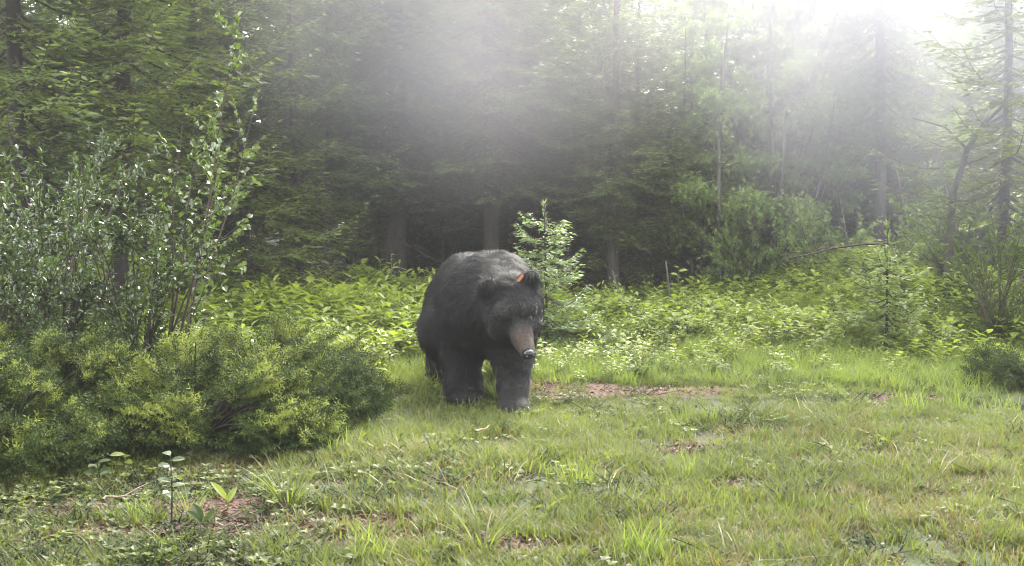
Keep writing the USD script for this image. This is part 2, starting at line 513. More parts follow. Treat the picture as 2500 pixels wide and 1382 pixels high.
DB = bear_sdf(pts)
bv, bfc = surface_nets(DB, lo_b, stp)
bt = trimesh.Trimesh(bv, bfc, process=False)
trimesh.smoothing.filter_taubin(bt, iterations=6)
bv = np.array(bt.vertices)
_, _, bn = meshkit.arrays(bt, True)


def muzzle_tan(p):
    q = (p - HEADC) @ HROT
    m = smoothstep(0.22, 0.29, q[:, 1]) * smoothstep(0.40, 0.36, q[:, 1]) * smoothstep(-0.09, -0.05, q[:, 2]) * (np.abs(q[:, 0]) < 0.09)
    return m


def head_mask(p):
    q = (p - HEADC) @ HROT
    return smoothstep(-0.08, 0.10, q[:, 1])


bear = thing('black_bear', 'large black bear walking towards the camera with lowered head and orange ear tag', 'bear', BEAR)
M['bear_skin'] = usdkit.material(stage, L + 'bear_body_look', {
    'at': ('attribute', {'attribute': 'tan'}), 'g': ('geometry', {}),
    'nz': ('noise_texture', {'scale': 60.0, 'detail': 4.0}),
    'r1': ('rgb_ramp', {'ramp': [(0.3, (0.006, 0.0055, 0.005)), (0.7, (0.018, 0.016, 0.014))]}),
    'r2': ('rgb_ramp', {'ramp': [(0.3, (0.016, 0.010, 0.007)), (0.7, (0.045, 0.03, 0.02))]}),
    'mx': ('mix_color', {}), 'bp': ('bump', {'strength': 0.6, 'distance': 0.01}),
    'p': ('principled_bsdf', {'roughness': 0.75, 'specular_ior_level': 0.15}),
}, [('g.position', 'nz.vector'), ('nz.fac', 'r1.fac'), ('nz.fac', 'r2.fac'), ('at.fac', 'mx.fac'), ('r1.color', 'mx.a'), ('r2.color', 'mx.b'),
    ('mx.result', 'p.base_color'), ('nz.fac', 'bp.height'), ('bp.normal', 'p.normal')], surface='p.BSDF')
bm = usdkit.mesh(stage, str(bear.GetPath()) + '/body', (bv - BEAR, bfc), M['bear_skin'], smooth=True)
UsdGeom.PrimvarsAPI(bm).CreatePrimvar('tan', Sdf.ValueTypeNames.FloatArray, 'vertex').Set(Vt.FloatArray.FromNumpy(muzzle_tan(bv).astype(np.float32)))

# coat of hair
rng = np.random.default_rng(8)
NH = 95000
tri = bv[bfc]
area = np.linalg.norm(np.cross(tri[:, 1] - tri[:, 0], tri[:, 2] - tri[:, 0]), axis=1)
pick = rng.choice(len(bfc), NH, p=area / area.sum())
u = rng.random((NH, 2))
u[u.sum(1) > 1] = 1 - u[u.sum(1) > 1]
hp0 = tri[pick, 0] + (tri[pick, 1] - tri[pick, 0]) * u[:, :1] + (tri[pick, 2] - tri[pick, 0]) * u[:, 1:]
hn = unit(bn[bfc[pick, 0]] + bn[bfc[pick, 1]] + bn[bfc[pick, 2]])
flow = -BF * 0.8 + np.array([0, 0, -0.75])
hm = head_mask(hp0)[:, None]
flow = flow * (1 - hm) + (-HF * 1.0 + np.array([0, 0, -0.2])) * hm
low = smoothstep(0.40, 0.25, hp0[:, 2])[:, None]
flow = flow * (1 - low * (1 - hm)) + np.array([0, 0.15, -1.0]) * low * (1 - hm)
clump = (np.stack([meshkit.fbm(hp0 * 16 + 9 * i, 2, 30 + i) for i in range(3)], 1) - 0.5) * 2.3
flow = flow + clump + rng.normal(0, 0.12, (NH, 3))
flow = flow - hn * (flow * hn).sum(1, keepdims=True)
tan_h = muzzle_tan(hp0)
qh = (hp0 - HEADC) @ HROT
mz = smoothstep(0.16, 0.24, qh[:, 1])
lumps = 0.65 + 0.8 * meshkit.fbm(hp0 * 22, 2, 91)
hl = lumps * (0.058 * (1 - hm[:, 0]) + 0.026 * hm[:, 0]) * (1 - 0.75 * mz) * rng.uniform(0.6, 1.25, NH)
hl = hl * np.where(hp0[:, 2] < 0.09, 0.5, 1.0)
lift = np.where(mz > 0.5, 0.2, 0.42)[:, None]
hd = unit(unit(flow) + hn * lift)
C = np.stack([hp0 - hn * 0.004, hp0 + hd * hl[:, None] * 0.5, hp0 + (hd * 0.8 + unit(flow) * 0.25) * hl[:, None]], 1)
eye_d = np.minimum(np.linalg.norm(hp0 - hp(0.060, 0.155, 0.046), axis=1), np.linalg.norm(hp0 - hp(-0.060, 0.155, 0.046), axis=1))
mixed = tan_h > 0.15 + 0.7 * rng.random(NH) + 0.25 * (np.abs(qh[:, 0]) < 0.018)
keep_nose = (qh[:, 1] < 0.375) & (eye_d > 0.020)
for nm, sel, mat_cols in (('coat', ~mixed & keep_nose, ((0.0022, 0.0022, 0.0021), (0.0085, 0.0082, 0.0074))), ('muzzle_hair', mixed & keep_nose, ((0.008, 0.006, 0.004), (0.034, 0.023, 0.014)))):
    mt = usdkit.material(stage, L + nm + '_look', {
        'hi': ('hair_info', {}), 'wn': ('white_noise_texture', {'dimensions': '1D'}),
        'oi': ('geometry', {}),
        'rp': ('rgb_ramp', {'ramp': [(0, mat_cols[0]), (1, mat_cols[1])]}),
        'p': ('principled_bsdf', {'roughness': 0.48, 'specular_ior_level': 0.18}),
    }, [('hi.index', 'wn.w'), ('wn.value', 'rp.fac'), ('rp.color', 'p.base_color')], surface='p.BSDF')
    cv = UsdGeom.BasisCurves.Define(stage, str(bear.GetPath()) + '/' + nm)
    cc = C[sel] - BEAR
    cv.CreateTypeAttr('linear')
    cv.CreatePointsAttr(Vt.Vec3fArray.FromNumpy(cc.reshape(-1, 3).astype(np.float32)))
    cv.CreateCurveVertexCountsAttr(Vt.IntArray.FromNumpy(np.full(len(cc), 3, np.int32)))
    cv.CreateWidthsAttr(Vt.FloatArray.FromNumpy(np.tile(np.array([0.0022, 0.0018, 0.0006], np.float32), len(cc))))
    cv.SetWidthsInterpolation('vertex')
    UsdShade.MaterialBindingAPI.Apply(cv.GetPrim()).Bind(mt)
    setdata(cv.GetPrim(), kind='stuff')

M['nose'] = usdkit.material(stage, L + 'nose_look', {'p': ('principled_bsdf', {'base_color': (0.006, 0.006, 0.007), 'roughness': 0.28})}, surface='p.BSDF')
M['eye'] = usdkit.material(stage, L + 'eye_look', {'p': ('principled_bsdf', {'base_color': (0.012, 0.007, 0.004), 'roughness': 0.08})}, surface='p.BSDF')
M['tag'] = usdkit.material(stage, L + 'ear_tag_look', {'p': ('principled_bsdf', {'base_color': (0.30, 0.10, 0.03), 'roughness': 0.4})}, surface='p.BSDF')
M['claw'] = usdkit.material(stage, L + 'claw_look', {'p': ('principled_bsdf', {'base_color': (0.014, 0.013, 0.012), 'roughness': 0.55})}, surface='p.BSDF')


def blob(c, r, R=np.eye(3), sub=2):
    s = trimesh.creation.icosphere(sub, 1.0)
    return (np.array(s.vertices) * np.array(r)) @ np.asarray(R).T + np.array(c) - BEAR, np.array(s.faces)


v, f = blob(hp(0, 0.405, -0.004), (0.031, 0.020, 0.023), HROT)
nost = [blob(hp(s * 0.016, 0.424, -0.006), (0.007, 0.006, 0.009), HROT, 1) for s in (1, -1)]
nose = part('nose', (v, f), M['nose'], bear, smooth=True)
for q in nost:
    part('nostril', q, M['eye'], nose, smooth=True)
for s in (1, -1):
    part('eye', blob(hp(s * 0.060, 0.160, 0.046), (0.013, 0.013, 0.012), HROT), M['eye'], bear, smooth=True)
root, tip, up_e, face, side_e = EARS[0]
tc = root + up_e * 0.055 + face * 0.030 - side_e * 0.018
if side_e[0] < 0:
    tc = root + up_e * 0.055 + face * 0.030 + side_e * 0.018
tdir = unit(np.array([0.62, -0.1, 0.75]))
tb = trimesh.creation.box([0.017, 0.005, 0.044])
tb = tb.subdivide()
TB = np.stack([unit(np.cross([0, -1, 0], tdir)), unit(np.array([0, -1, 0]) - tdir * (np.array([0, -1, 0]) @ tdir)), tdir], 1)
tv = np.array(tb.vertices)
tv[:, 0] *= np.where(np.abs(tv[:, 2]) > 0.02, 0.7, 1.0)
part('ear_tag', (tv @ TB.T + tc + np.array([-0.045, -0.01, 0.012]) - BEAR, np.array(tb.faces)), M['tag'], bear, label='orange tag clipped in the upright ear')
for (cx, cy) in ((0.006, 6.760), (-0.276, 7.125), (-0.436, 7.87), (0.010, 8.14)):
    for k in range(5):
        o = (k - 2) * 0.031
        side = BR[:, 0]
        b0 = np.array([cx, cy, 0.055]) + side * o + BF * (0.098 - abs(k - 2) * 0.010)
        part('claw', tuple(a - (BEAR if i == 0 else 0) for i, a in enumerate(tube([b0, b0 + BF * 0.022 + [0, 0, -0.004], b0 + BF * 0.042 + [0, 0, -0.022]], [0.007, 0.006, 0.002], 5))), M['claw'], bear)

# ------------------------------------------------------------------ trees
UP = np.array([0, 0, 1.0])


def spruce(seed, h, base, R, trunk_r, lean=0.0, dens=1.0, shoot=0.075, dead=8, whorl=0.125, top_from=99.0, gap=0.10):
    """returns trunk, dead twigs, crown"""
    r = np.random.default_rng(seed)
    zz = np.linspace(0, h, 14)
    bend = lambda z: np.stack([lean * (z / h) ** 1.3 * h * 0.2 + 0.04 * np.sin(z * 0.9 + seed), 0.04 * np.cos(z * 0.7 + seed), z], -1)
    flare = 1 + 0.25 * np.exp(-zz / 0.25)
    trunk = tube(bend(zz), np.maximum(trunk_r * (1 - zz / h) ** 0.8 * flare, 0.006), 10)
    dead_parts = []
    for i in range(dead):
        z = r.uniform(0.25, base + 0.9)
        a = r.uniform(0, 2 * np.pi)
        p0 = bend(np.array(z))
        ln = r.uniform(0.25, 0.9)
        t = np.linspace(0, 1, 5)[:, None]
        d = np.array([math.cos(a), math.sin(a), 0])
        pp = p0 + d * t * ln + UP * (-0.25 * t ** 1.5 * ln + r.uniform(-0.05, 0.1) * t) + r.normal(0, 0.012, (5, 3)) * t
        dead_parts.append(tube(pp, np.linspace(0.011, 0.003, 5), 4))
        for k in range(4):
            q = pp[r.integers(1, 5)]
            dd = unit(d * r.uniform(0.2, 1) + r.normal(0, 0.6, 3))
            dead_parts.append(tube([q, q + dd * 0.09, q + dd * 0.2 + UP * -0.02], [0.004, 0.003, 0.0015], 3))
    P, D, N, Ls = [], [], [], []
    br = []
    z = base
    while z < h - 0.15:
        f = (z - base) / (h - base)
        nb = r.integers(4, 7)
        a0 = r.uniform(0, 2 * np.pi)
        for j in range(nb):
            if r.random() < gap:
                continue
            a = a0 + j * 2 * np.pi / nb + r.normal(0, 0.25)
            ln = R * ((1 - f) ** 0.75) * r.uniform(0.6, 1.15) * (0.55 + 0.45 * smoothstep(0, 0.12, f)) + 0.08
            el = math.radians(-14 + 48 * f ** 1.2 + r.normal(0, 5))
            d = np.array([math.cos(a), math.sin(a), 0])
            sd = np.array([-math.sin(a), math.cos(a), 0])
            p0 = bend(np.array(z + r.uniform(-0.05, 0.05)))
            tt = np.linspace(0, 1, 6)[:, None]
            curve = lambda t: p0 + d * ln * t * math.cos(el) + UP * (ln * t * math.sin(el) + ln * 0.22 * (t ** 2.2) - ln * 0.20 * np.sin(np.pi * np.clip(t, 0, 1) * 0.8))
            br.append(tube(curve(tt), np.linspace(0.004 + 0.008 * ln, 0.002, 6), 4, cap=False))
            step = 0.048 / dens if z < top_from else 0.12
            ts = np.arange(0.12, 1.0, step / ln)
            for s in (-1, 1):
                m = len(ts)
                tl = (ln * 0.38 * (1 - ts) ** 0.8 * smoothstep(0.0, 0.25, ts) + 0.05) * r.uniform(0.6, 1.2, m)
                td = unit(d * 0.85 + sd * s * 0.9 + r.normal(0, 0.12, (m, 3)) + UP * (-0.10))
                base_p = curve(ts[:, None])
                kk = np.maximum(1, (tl / (shoot * 0.62)).astype(int))
                rep = np.repeat(np.arange(m), kk)
                within = np.concatenate([np.arange(k) for k in kk]) / np.maximum(1, kk[rep])
                pos = base_p[rep] + td[rep] * (tl[rep] * within)[:, None] - UP * (tl[rep] * within ** 1.5 * 0.12)[:, None]
                alt = np.where(r.random(len(rep)) < 0.5, 1, -1)[:, None]
                P.append(pos)
                side2 = unit(np.cross(td[rep], UP))
                D.append(unit(td[rep] + side2 * alt * r.uniform(0.1, 0.8, (len(rep), 1)) + UP * r.normal(0.02, 0.22, (len(rep), 1))))
                N.append(unit(UP + r.normal(0, 0.55, (len(rep), 3))))
                Ls.append(shoot * r.uniform(0.7, 1.35, len(rep)))
        z += whorl * r.uniform(0.7, 1.3) * (1.0 if z < top_from else 1.6)
    # leader: upright shoots round the top of the stem
    m = 14
    zl = r.uniform(h - 0.16, h, m)
    P.append(bend(zl))
    D.append(unit(np.stack([r.normal(0, 0.45, m), r.normal(0, 0.45, m), np.ones(m)], 1)))
    N.append(unit(r.normal(0, 1, (m, 3))))
    Ls.append(shoot * r.uniform(0.9, 1.5, m))
    P, D, N, Ls = np.vstack(P), np.vstack(D), np.vstack(N), np.concatenate(Ls)
    crown = diamonds(P, D, N, Ls, Ls * 0.30 + 0.003)
    return trunk, (join(dead_parts) if dead_parts else None), crown, join(br)


def broadleaf(seed, h, base, R, trunk_r, n_leaf, leaf=0.045, stems=1, ovate=True, droop=0.25):
    r = np.random.default_rng(seed)
    tubes, P = [], []
    limbs = []
    for s in range(stems):
        a = r.uniform(0, 2 * np.pi)
        ln = 0.0 if stems == 1 else r.uniform(0.1, 0.35)
        t = np.linspace(0, 1, 9)[:, None]
        hh = h * (1 if s == 0 else r.uniform(0.65, 1))
        top = np.array([math.cos(a) * ln * hh, math.sin(a) * ln * hh, hh])
        path = top * t + np.stack([np.sin(t[:, 0] * 5 + s) * 0.03 * hh, np.cos(t[:, 0] * 4 + s) * 0.03 * hh, 0 * t[:, 0]], 1) * t
        tubes.append(tube(path, np.linspace(trunk_r, trunk_r * 0.12, 9), 7))
        for i in range(int(26 * (1 if stems == 1 else 0.6))):
            q = r.uniform(base / h, 0.97)
            p0 = np.array([np.interp(q, t[:, 0], path[:, k]) for k in range(3)])
            b = r.uniform(0, 2 * np.pi)
            l2 = R * (1.05 - q) ** 0.6 * r.uniform(0.5, 1.1)
            el = r.uniform(0.1, 0.8)
            d = np.array([math.cos(b) * math.cos(el), math.sin(b) * math.cos(el), math.sin(el)])
            tt = np.linspace(0, 1, 5)[:, None]
            lp = p0 + d * l2 * tt - UP * droop * l2 * tt ** 2 + r.normal(0, 0.02, (5, 3)) * tt
            tubes.append(tube(lp, np.linspace(trunk_r * 0.3 * (1.1 - q) + 0.002, 0.0015, 5), 4))
            limbs.append((lp, l2))
    w = np.array([l for _, l in limbs])
    which = r.choice(len(limbs), n_leaf, p=w / w.sum())
    tt = r.uniform(0.15, 1.0, n_leaf) ** 0.7
    LP = np.stack([l for l, _ in limbs])[which]
    i0 = np.minimum((tt * 4).astype(int), 3)
    fr = (tt * 4 - i0)[:, None]
    ar = np.arange(n_leaf)
    pos = LP[ar, i0] * (1 - fr) + LP[ar, i0 + 1] * fr + r.normal(0, 1, (n_leaf, 3)) * (0.02 + 0.07 * w[which])[:, None] * 0.8
    D = unit(r.normal(0, 1, (n_leaf, 3)) + UP * -0.35)
    N = unit(UP * 0.9 + r.normal(0, 0.6, (n_leaf, 3)))
    Ls = leaf * r.uniform(0.65, 1.3, n_leaf)
    prof = ((0.4, 1.0),) if ovate else ((0.45, 1.0),)
    lv = leaves(pos, D, N, Ls, Ls * (0.72 if ovate else 0.3), prof, fold=0.18)
    return join(tubes), lv


def make_spruce(name, label, cat, loc, args, mat='spruce', bark='bark', rot=0, group=None, scale=None, tilt=None):
    tr, dd, cr, bb = spruce(**args)
    t = thing(name, label, cat, loc, rot, scale, group, tilt)
    part('trunk', tr, M[bark], t, smooth=60)
    if dd is not None:
        part('dead_branches', dd, M['twig'], t, kind='stuff')
    part('boughs', bb, M['twig'], t, kind='stuff')
    part('crown', cr, M[mat], t, kind='stuff')
    return t


def put(px, d):
    x = px2x(px, d)
    return (x, d, float(gz(x, d)) - 0.03)


# the trees one can tell apart
key = []
tall = dict(h=9.5, top_from=5.2)
T1 = make_spruce('spruce_tree', 'mossy spruce with a straight thin trunk behind the leafy shrubs at the left', 'tree', put(300, 10.5),
                 dict(seed=11, h=8.5, base=0.9, R=1.35, trunk_r=0.075, top_from=4.6, dead=8, dens=1.0), mat='spruce_light')
T2 = make_spruce('spruce_tree', 'tall dark spruce with the thickest trunk left of the bear', 'tree', put(962, 14.6),
                 dict(seed=12, h=8.2, base=1.2, R=1.6, trunk_r=0.145, top_from=5.2, dead=12), mat='spruce')
T3 = make_spruce('spruce_tree', 'dark spruce trunk rising directly behind the back of the bear', 'tree', put(1192, 14.4),
                 dict(seed=13, h=8.0, base=1.6, R=1.5, trunk_r=0.105, top_from=5.2, dead=4), mat='spruce')
T4 = make_spruce('spruce_tree', 'slim spruce with bare dead lower branches nearest the left shrubs', 'tree', put(722, 12.8),
                 dict(seed=14, h=8.5, base=0.75, R=1.15, trunk_r=0.042, top_from=4.8, dead=22, gap=0.3, dens=0.8), mat='spruce')
T5 = make_spruce('spruce_tree', 'young low-crowned spruce with branches down to the herbs', 'tree', put(600, 12.0),
                 dict(seed=15, h=6.0, base=0.25, R=1.15, trunk_r=0.05, top_from=4.6, dead=3), mat='spruce_light')
T1b = copy_of(T2, 'spruce_tree', 'dark-trunked spruce just left of the pale sapling behind the bear', 'tree', put(1290, 15.4), 2.0, 0.86)
copy_of(T3, 'spruce_tree', 'narrow dark spruce trunk with a leaf-lit gap on its left, between two thin trunks', 'tree', put(803, 14.0), 1.2, (0.55, 0.55, 0.9))
copy_of(T3, 'spruce_tree', 'dark spruce with spreading boughs in the shade right of the pale sapling', 'tree', put(1500, 13.6), 3.6, (0.7, 0.7, 0.62))
copy_of(T5, 'spruce_tree', 'low spruce filling the shade right of the pale sapling', 'tree', put(1560, 14.3), 0.6, (1.0, 1.0, 0.75))
copy_of(T3, 'spruce_tree', 'lone dark trunk fading up into the white glow at the right', 'tree', put(2145, 13.4), 4.4, (0.62, 0.62, 0.9))
copy_of(T4, 'spruce_tree', 'thin spruce stem left of the lone dark trunk in the glow', 'tree', put(1985, 15.2), 0.4, 0.95)
copy_of(T1, 'spruce_tree', 'dense spruce closing the left edge of the view', 'tree', put(60, 9.8), 2.5, 1.0)
copy_of(T1, 'spruce_tree', 'light green spruce standing behind the slender birch', 'tree', put(480, 12.2), 4.0, (0.95, 0.95, 0.85))
copy_of(T5, 'spruce_tree', 'dark bushy spruce at the right edge above the leaning stem', 'tree', put(2440, 11.2), 1.9, (1.0, 1.0, 0.95))
copy_of(T2, 'spruce_tree', 'broad spruce half lost behind the glow on the right', 'tree', put(2270, 15.8), 2.7, (0.8, 0.8, 0.6))

# prototypes for the wood behind
GL0 = 'dim spruce in the wood behind the clearing, one of many alike'
A1l = broadleaf(31, 5.2, 0.5, 1.15, 0.03, 9000, leaf=0.055)
A1 = thing('aspen_tree', 'pale green leafy aspen left of the lone dark trunk in the glow', 'tree', put(1830, 14.6))
part('trunk', A1l[0], M['bark_pale'], A1, smooth=60)
part('crown', A1l[1], M['aspen'], A1, kind='stuff')
A2l = broadleaf(32, 4.3, 0.25, 1.0, 0.022, 8000, leaf=0.055, stems=3)
A2 = thing('aspen_tree', 'several-stemmed young aspen right of the shaded low spruce', 'tree', put(1700, 14.0))
part('trunk', A2l[0], M['bark_pale'], A2, smooth=60)
part('crown', A2l[1], M['aspen'], A2, kind='stuff')
copy_of(A1, 'aspen_tree', 'taller aspen deeper in the white glow', 'tree', put(2050, 16.5), 2.0, 1.1)
copy_of(A2, 'aspen_tree', 'bushy aspen beneath the lone dark trunk', 'tree', put(2080, 14.4), 1.0, 0.72)

for i, (px, d, k, sc) in enumerate([(1610, 14.4, 1, 1.0), (1760, 13.8, 0, 1.0), (1900, 14.2, 1, 1.15), (1930, 13.9, 1, 0.75), (2230, 14.6, 1, 0.9), (2360, 13.2, 1, 0.8), (1480, 16.4, 0, 1.1), (1080, 16.2, 1, 0.9), (880, 15.8, 1, 0.8), (640, 14.2, 1, 0.9)]):
    copy_of([A1, A2][k], 'young_leafy_tree', 'pale green young leafy tree ' + ['right of the shaded low spruce, rooted behind the many-stemmed aspen', 'tallest in front of the two aspens left of the glow',
             'just left of the thin stem near the lone dark trunk', 'low and bushy below the glow', 'right of the lone dark trunk under the glow',
             'left of the leaning dark stem', 'behind the dark spruce with spreading boughs', 'in the gap above the rump of the bear', 'between the thickest trunk and the thin trunks left of it',
             'behind the slim spruce with bare dead branches'][i], 'tree', put(px, d), i * 1.7, sc)
for i, (px, d, sc) in enumerate([(1540, 17.5, 1.35), (1640, 18.6, 1.45), (1040, 17.2, 0.9), (1085, 17.8, 1.0), (1130, 17.4, 0.9), (1240, 17.6, 1.0), (985, 18.4, 1.1), (1720, 17.2, 1.3), (1800, 18.3, 1.4), (1880, 17.4, 1.3), (1960, 18.8, 1.35), (1590, 20.5, 1.5), (1690, 21.0, 1.5), (1840, 20.7, 1.5), (1930, 21.5, 1.5), (2260, 19.5, 1.2), (2420, 18.0, 1.3)]):
    copy_of(T5, 'forest_spruce', GL0, 'tree', put(px, d), i * 2.1, (sc, sc, 0.9 if px > 1300 else sc), group='spruces in the wood behind the clearing')
rw = random.Random(5)
protos = [T1, T2, T3, T5]
taken = []
GL = 'dim spruce in the wood behind the clearing, one of many alike'
GA = 'dim leafy tree in the wood behind the clearing, one of many alike'
n_bg = 0
tries = 0
while n_bg < 140 and tries < 6000:
    tries += 1
    y = rw.uniform(17, 32) if n_bg > 40 else rw.uniform(15.2, 20)
    x = rw.uniform(-0.52 * y - 2, 0.52 * y + 2)
    if any((x - a) ** 2 + (y - b) ** 2 < (1.05 if y < 20 else 1.6) ** 2 for a, b in taken):
        continue
    taken.append((x, y))
    n_bg += 1
    az = math.degrees(math.atan2(x, y))
    hs_ = 0.64 if 5 < az < 24 and y < 25 else 1.1
    loc = (x, y, float(gz(x, y)) - 0.03)
    if rw.random() < (0.5 if az > 4 else 0.15):
        copy_of(rw.choice([A1, A2]), 'leafy_tree', GA, 'tree', loc, rw.uniform(0, 6.28), rw.uniform(0.9, 1.5) * (0.8 if hs_ < 1 else 1), group='leafy trees in the wood behind the clearing')
    else:
        s = rw.uniform(0.8, 1.15)
        copy_of(rw.choice(protos), 'forest_spruce', GL, 'tree', loc, rw.uniform(0, 6.28), (s, s, s * hs_), group='spruces in the wood behind the clearing')
for i in range(30):
    x = -8.5 + i * 0.68 + rw.uniform(-0.25, 0.25)
    y = rw.uniform(14.6, 17.5)
    copy_of(T5, 'understory_spruce', 'small shaded spruce below the tall trunks, one of many alike', 'tree', (x, y, float(gz(x, y)) - 0.03), rw.uniform(0, 6.28), rw.uniform(0.22, 0.48), group='small spruces under the tall trunks')

# the wood edge the clearing is seen from: crowns over and behind the camera shade the foreground
for i, (x, y, s) in enumerate([(-2.75, 3.2, 1.5), (2.9, 3.1, 1.5), (-2.3, 0.8, 1.4), (-4.3, 3.4, 1.3), (3.9, 4.1, 1.35), (-1.2, -1.2, 1.35), (1.5, -1.0, 1.3), (0.1, -2.6, 1.4), (-3.6, -0.6, 1.2), (3.9, -0.4, 1.25)]):
    copy_of(T3 if i < 7 or i % 2 else T1, 'edge_spruce', 'spruce of the wood edge around the viewpoint', 'tree', (x, y, float(gz(x, y)) - 0.03), i * 1.3, s, group='spruces of the wood edge around the viewpoint')

# saplings in the clearing
make_spruce('spruce_sapling', 'pale silvery spruce sapling standing directly behind the head of the bear', 'sapling', put(1340, 10.2),
            dict(seed=41, h=1.20, base=0.08, R=0.52, trunk_r=0.013, dead=0, shoot=0.040, whorl=0.085, dens=3.4, gap=0.03), mat='sapling')
make_spruce('spruce_sapling', 'thin green spruce sapling with gappy tiers in the grass at the right', 'sapling', put(2180, 9.3),
            dict(seed=42, h=1.0, base=0.12, R=0.42, trunk_r=0.012, dead=2, shoot=0.052, whorl=0.10, dens=2.8, gap=0.05), mat='sapling_green')

# leaning dark stem at the right
t = thing('leaning_stem', 'dark crooked stem leaning right under the boughs at the right edge', 'tree', put(2312, 11.0))
pp = np.array([(0, 0, -0.05), (0.02, 0, 0.5), (0.06, 0.05, 0.95), (0.2, 0.1, 1.35), (0.36, 0.1, 1.6), (0.62, 0.15, 1.82)])
part('trunk', tube(pp, [0.04, 0.034, 0.03, 0.026, 0.02, 0.008], 7), M['bark'], t, smooth=60)
part('limb', tube([pp[3], pp[3] + [-0.2, 0, 0.2], pp[3] + [-0.5, 0, 0.28]], [0.014, 0.01, 0.004], 5), M['bark'], t, smooth=60)


# ------------------------------------------------------------------ shrubs
def leafy_shrub(seed, h, spread, stems, leaf, n_leaf, n_single, aspect=0.42, lean=(0, 0), low=0.10):
    r = np.random.default_rng(seed)
    paths, tw = [], []
    for s in range(stems):
        a = r.uniform(0, 2 * np.pi)
        out = spread * r.uniform(0.2, 1.0)
        hh = h * r.uniform(0.65, 1.0) * (1 - 0.25 * (out / spread) ** 2)
        t = np.linspace(0, 1, 8)
        o = t ** 1.2 * out
        path = np.stack([np.cos(a) * o + lean[0] * t, np.sin(a) * o + lean[1] * t, hh * t], 1) + np.cumsum(r.normal(0, 0.010, (8, 3)), 0)
        path[0] = np.array([math.cos(a), math.sin(a), 0]) * 0.04
        paths.append((path, tube(path, np.linspace(0.011, 0.002, 8) * r.uniform(0.7, 1.2), 5)))
        for k in range(9):
            q = r.uniform(low, 0.97)
            p0 = np.array([np.interp(q, t, path[:, i]) for i in range(3)])
            d = unit(np.array([math.cos(a), math.sin(a), 0.9]) * 0.8 + r.normal(0, 0.55, 3))
            ln = r.uniform(0.12, 0.34)
            tt = np.linspace(0, 1, 4)[:, None]
            tw.append(p0 + d * ln * tt + UP * 0.06 * tt ** 2)
    twigs = np.stack(tw)
    n = n_leaf + n_single
    wh = r.integers(0, len(twigs), n)
    tt = r.uniform(0.05, 1.0, n)
    i0 = np.minimum((tt * 3).astype(int), 2)
    fr = (tt * 3 - i0)[:, None]
    pos = twigs[wh, i0] * (1 - fr) + twigs[wh, i0 + 1] * fr
    td = unit(twigs[wh, 3] - twigs[wh, 0])
    D = unit(td * 0.7 + r.normal(0, 0.65, (n, 3)) + UP * 0.05)
    N = unit(UP * 0.8 + r.normal(0, 0.55, (n, 3)))
    Ls = leaf * r.uniform(0.65, 1.25, n)
    prof = ((0.25, 0.85), (0.6, 0.95))
    return paths, twigs, (pos, D, N, Ls, Ls * aspect), prof


def build_shrub(name, label, cat, loc, mat, n_single, **kw):
    paths, twigs, (pos, D, N, Ls, Ws), prof = leafy_shrub(n_single=n_single, **kw)
    t = thing(name, label, cat, loc)
    for p, tb_ in paths:
        part('stem', tb_, M['twig'], t, smooth=60)
    part('twigs', join([tube(q, np.linspace(0.0032, 0.0012, 4), 3, cap=False) for q in twigs]), M['twig'], t, kind='stuff')
    # leaves nearest the camera are pieces of their own
    order = np.argsort(pos[:, 1])
    for i in order[:n_single]:
        s = slice(i, i + 1)
        part('leaf', leaves(pos[s], D[s], N[s], Ls[s] * 1.1, Ws[s] * 1.1, prof, 0.2, 0.12), M[mat], t)
    rest = order[n_single:]
    part('foliage', leaves(pos[rest], D[rest], N[rest], Ls[rest], Ws[rest], prof, 0.2, 0.12), M[mat], t, kind='stuff')
    return t


build_shrub('willow_shrub', 'dense willow shrub cut by the left edge of the view', 'shrub', put(-40, 6.4), 'willow', 60, seed=51, h=1.42, spread=0.55, stems=15, leaf=0.035, n_leaf=5083)
build_shrub('willow_shrub', 'broad willow shrub with glossy leaves left of the slender birch', 'shrub', put(150, 6.7), 'willow', 90, seed=52, h=1.45, spread=0.60, stems=17, leaf=0.035, n_leaf=5967)
build_shrub('willow_shrub', 'willow shrub with dark bare lower stems rising behind the junipers', 'shrub', put(330, 6.9), 'willow', 90, seed=53, h=1.38, spread=0.50, stems=14, leaf=0.035, n_leaf=4641, low=0.22)
build_shrub('willow_shrub', 'tall dim willow shrub between the left shrubs and the mossy spruce', 'shrub', put(120, 8.2), 'willow', 0, seed=54, h=2.0, spread=0.9, stems=16, leaf=0.045, n_leaf=5440)
build_shrub('birch_sapling', 'slender birch with large drooping leaves leaning right beside the shrubs', 'birch', put(395, 6.9), 'birch', 130, seed=55, h=1.75, spread=0.24, stems=4, leaf=0.040, n_leaf=260, aspect=0.75, lean=(0.18, 0), low=0.45)
build_shrub('birch_sapling', 'tall thin birch reaching to the sky gap at the upper left', 'birch', put(420, 8.0), 'birch', 60, seed=56, h=2.4, spread=0.25, stems=3, leaf=0.040, n_leaf=380, aspect=0.75, lean=(0.42, 0), low=0.4)
build_shrub('willow_shrub', 'upright long-leaved willow shrub on the bank at the right edge', 'shrub', put(2440, 9.4), 'herb_dark', 60, seed=57, h=0.95, spread=0.5, stems=14, leaf=0.085, n_leaf=900, aspect=0.2)
build_shrub('willow_shrub', 'green understory shrub at the edge of the wood right of the bear', 'shrub', put(1830, 13.2), 'aspen', 0, seed=58, h=0.95, spread=0.7, stems=12, leaf=0.05, n_leaf=1500, aspect=0.6)
build_shrub('willow_shrub', 'green understory shrub just below the lone dark trunk', 'shrub', put(2010, 13.0), 'aspen', 0, seed=59, h=0.9, spread=0.7, stems=12, leaf=0.05, n_leaf=1500, aspect=0.6)
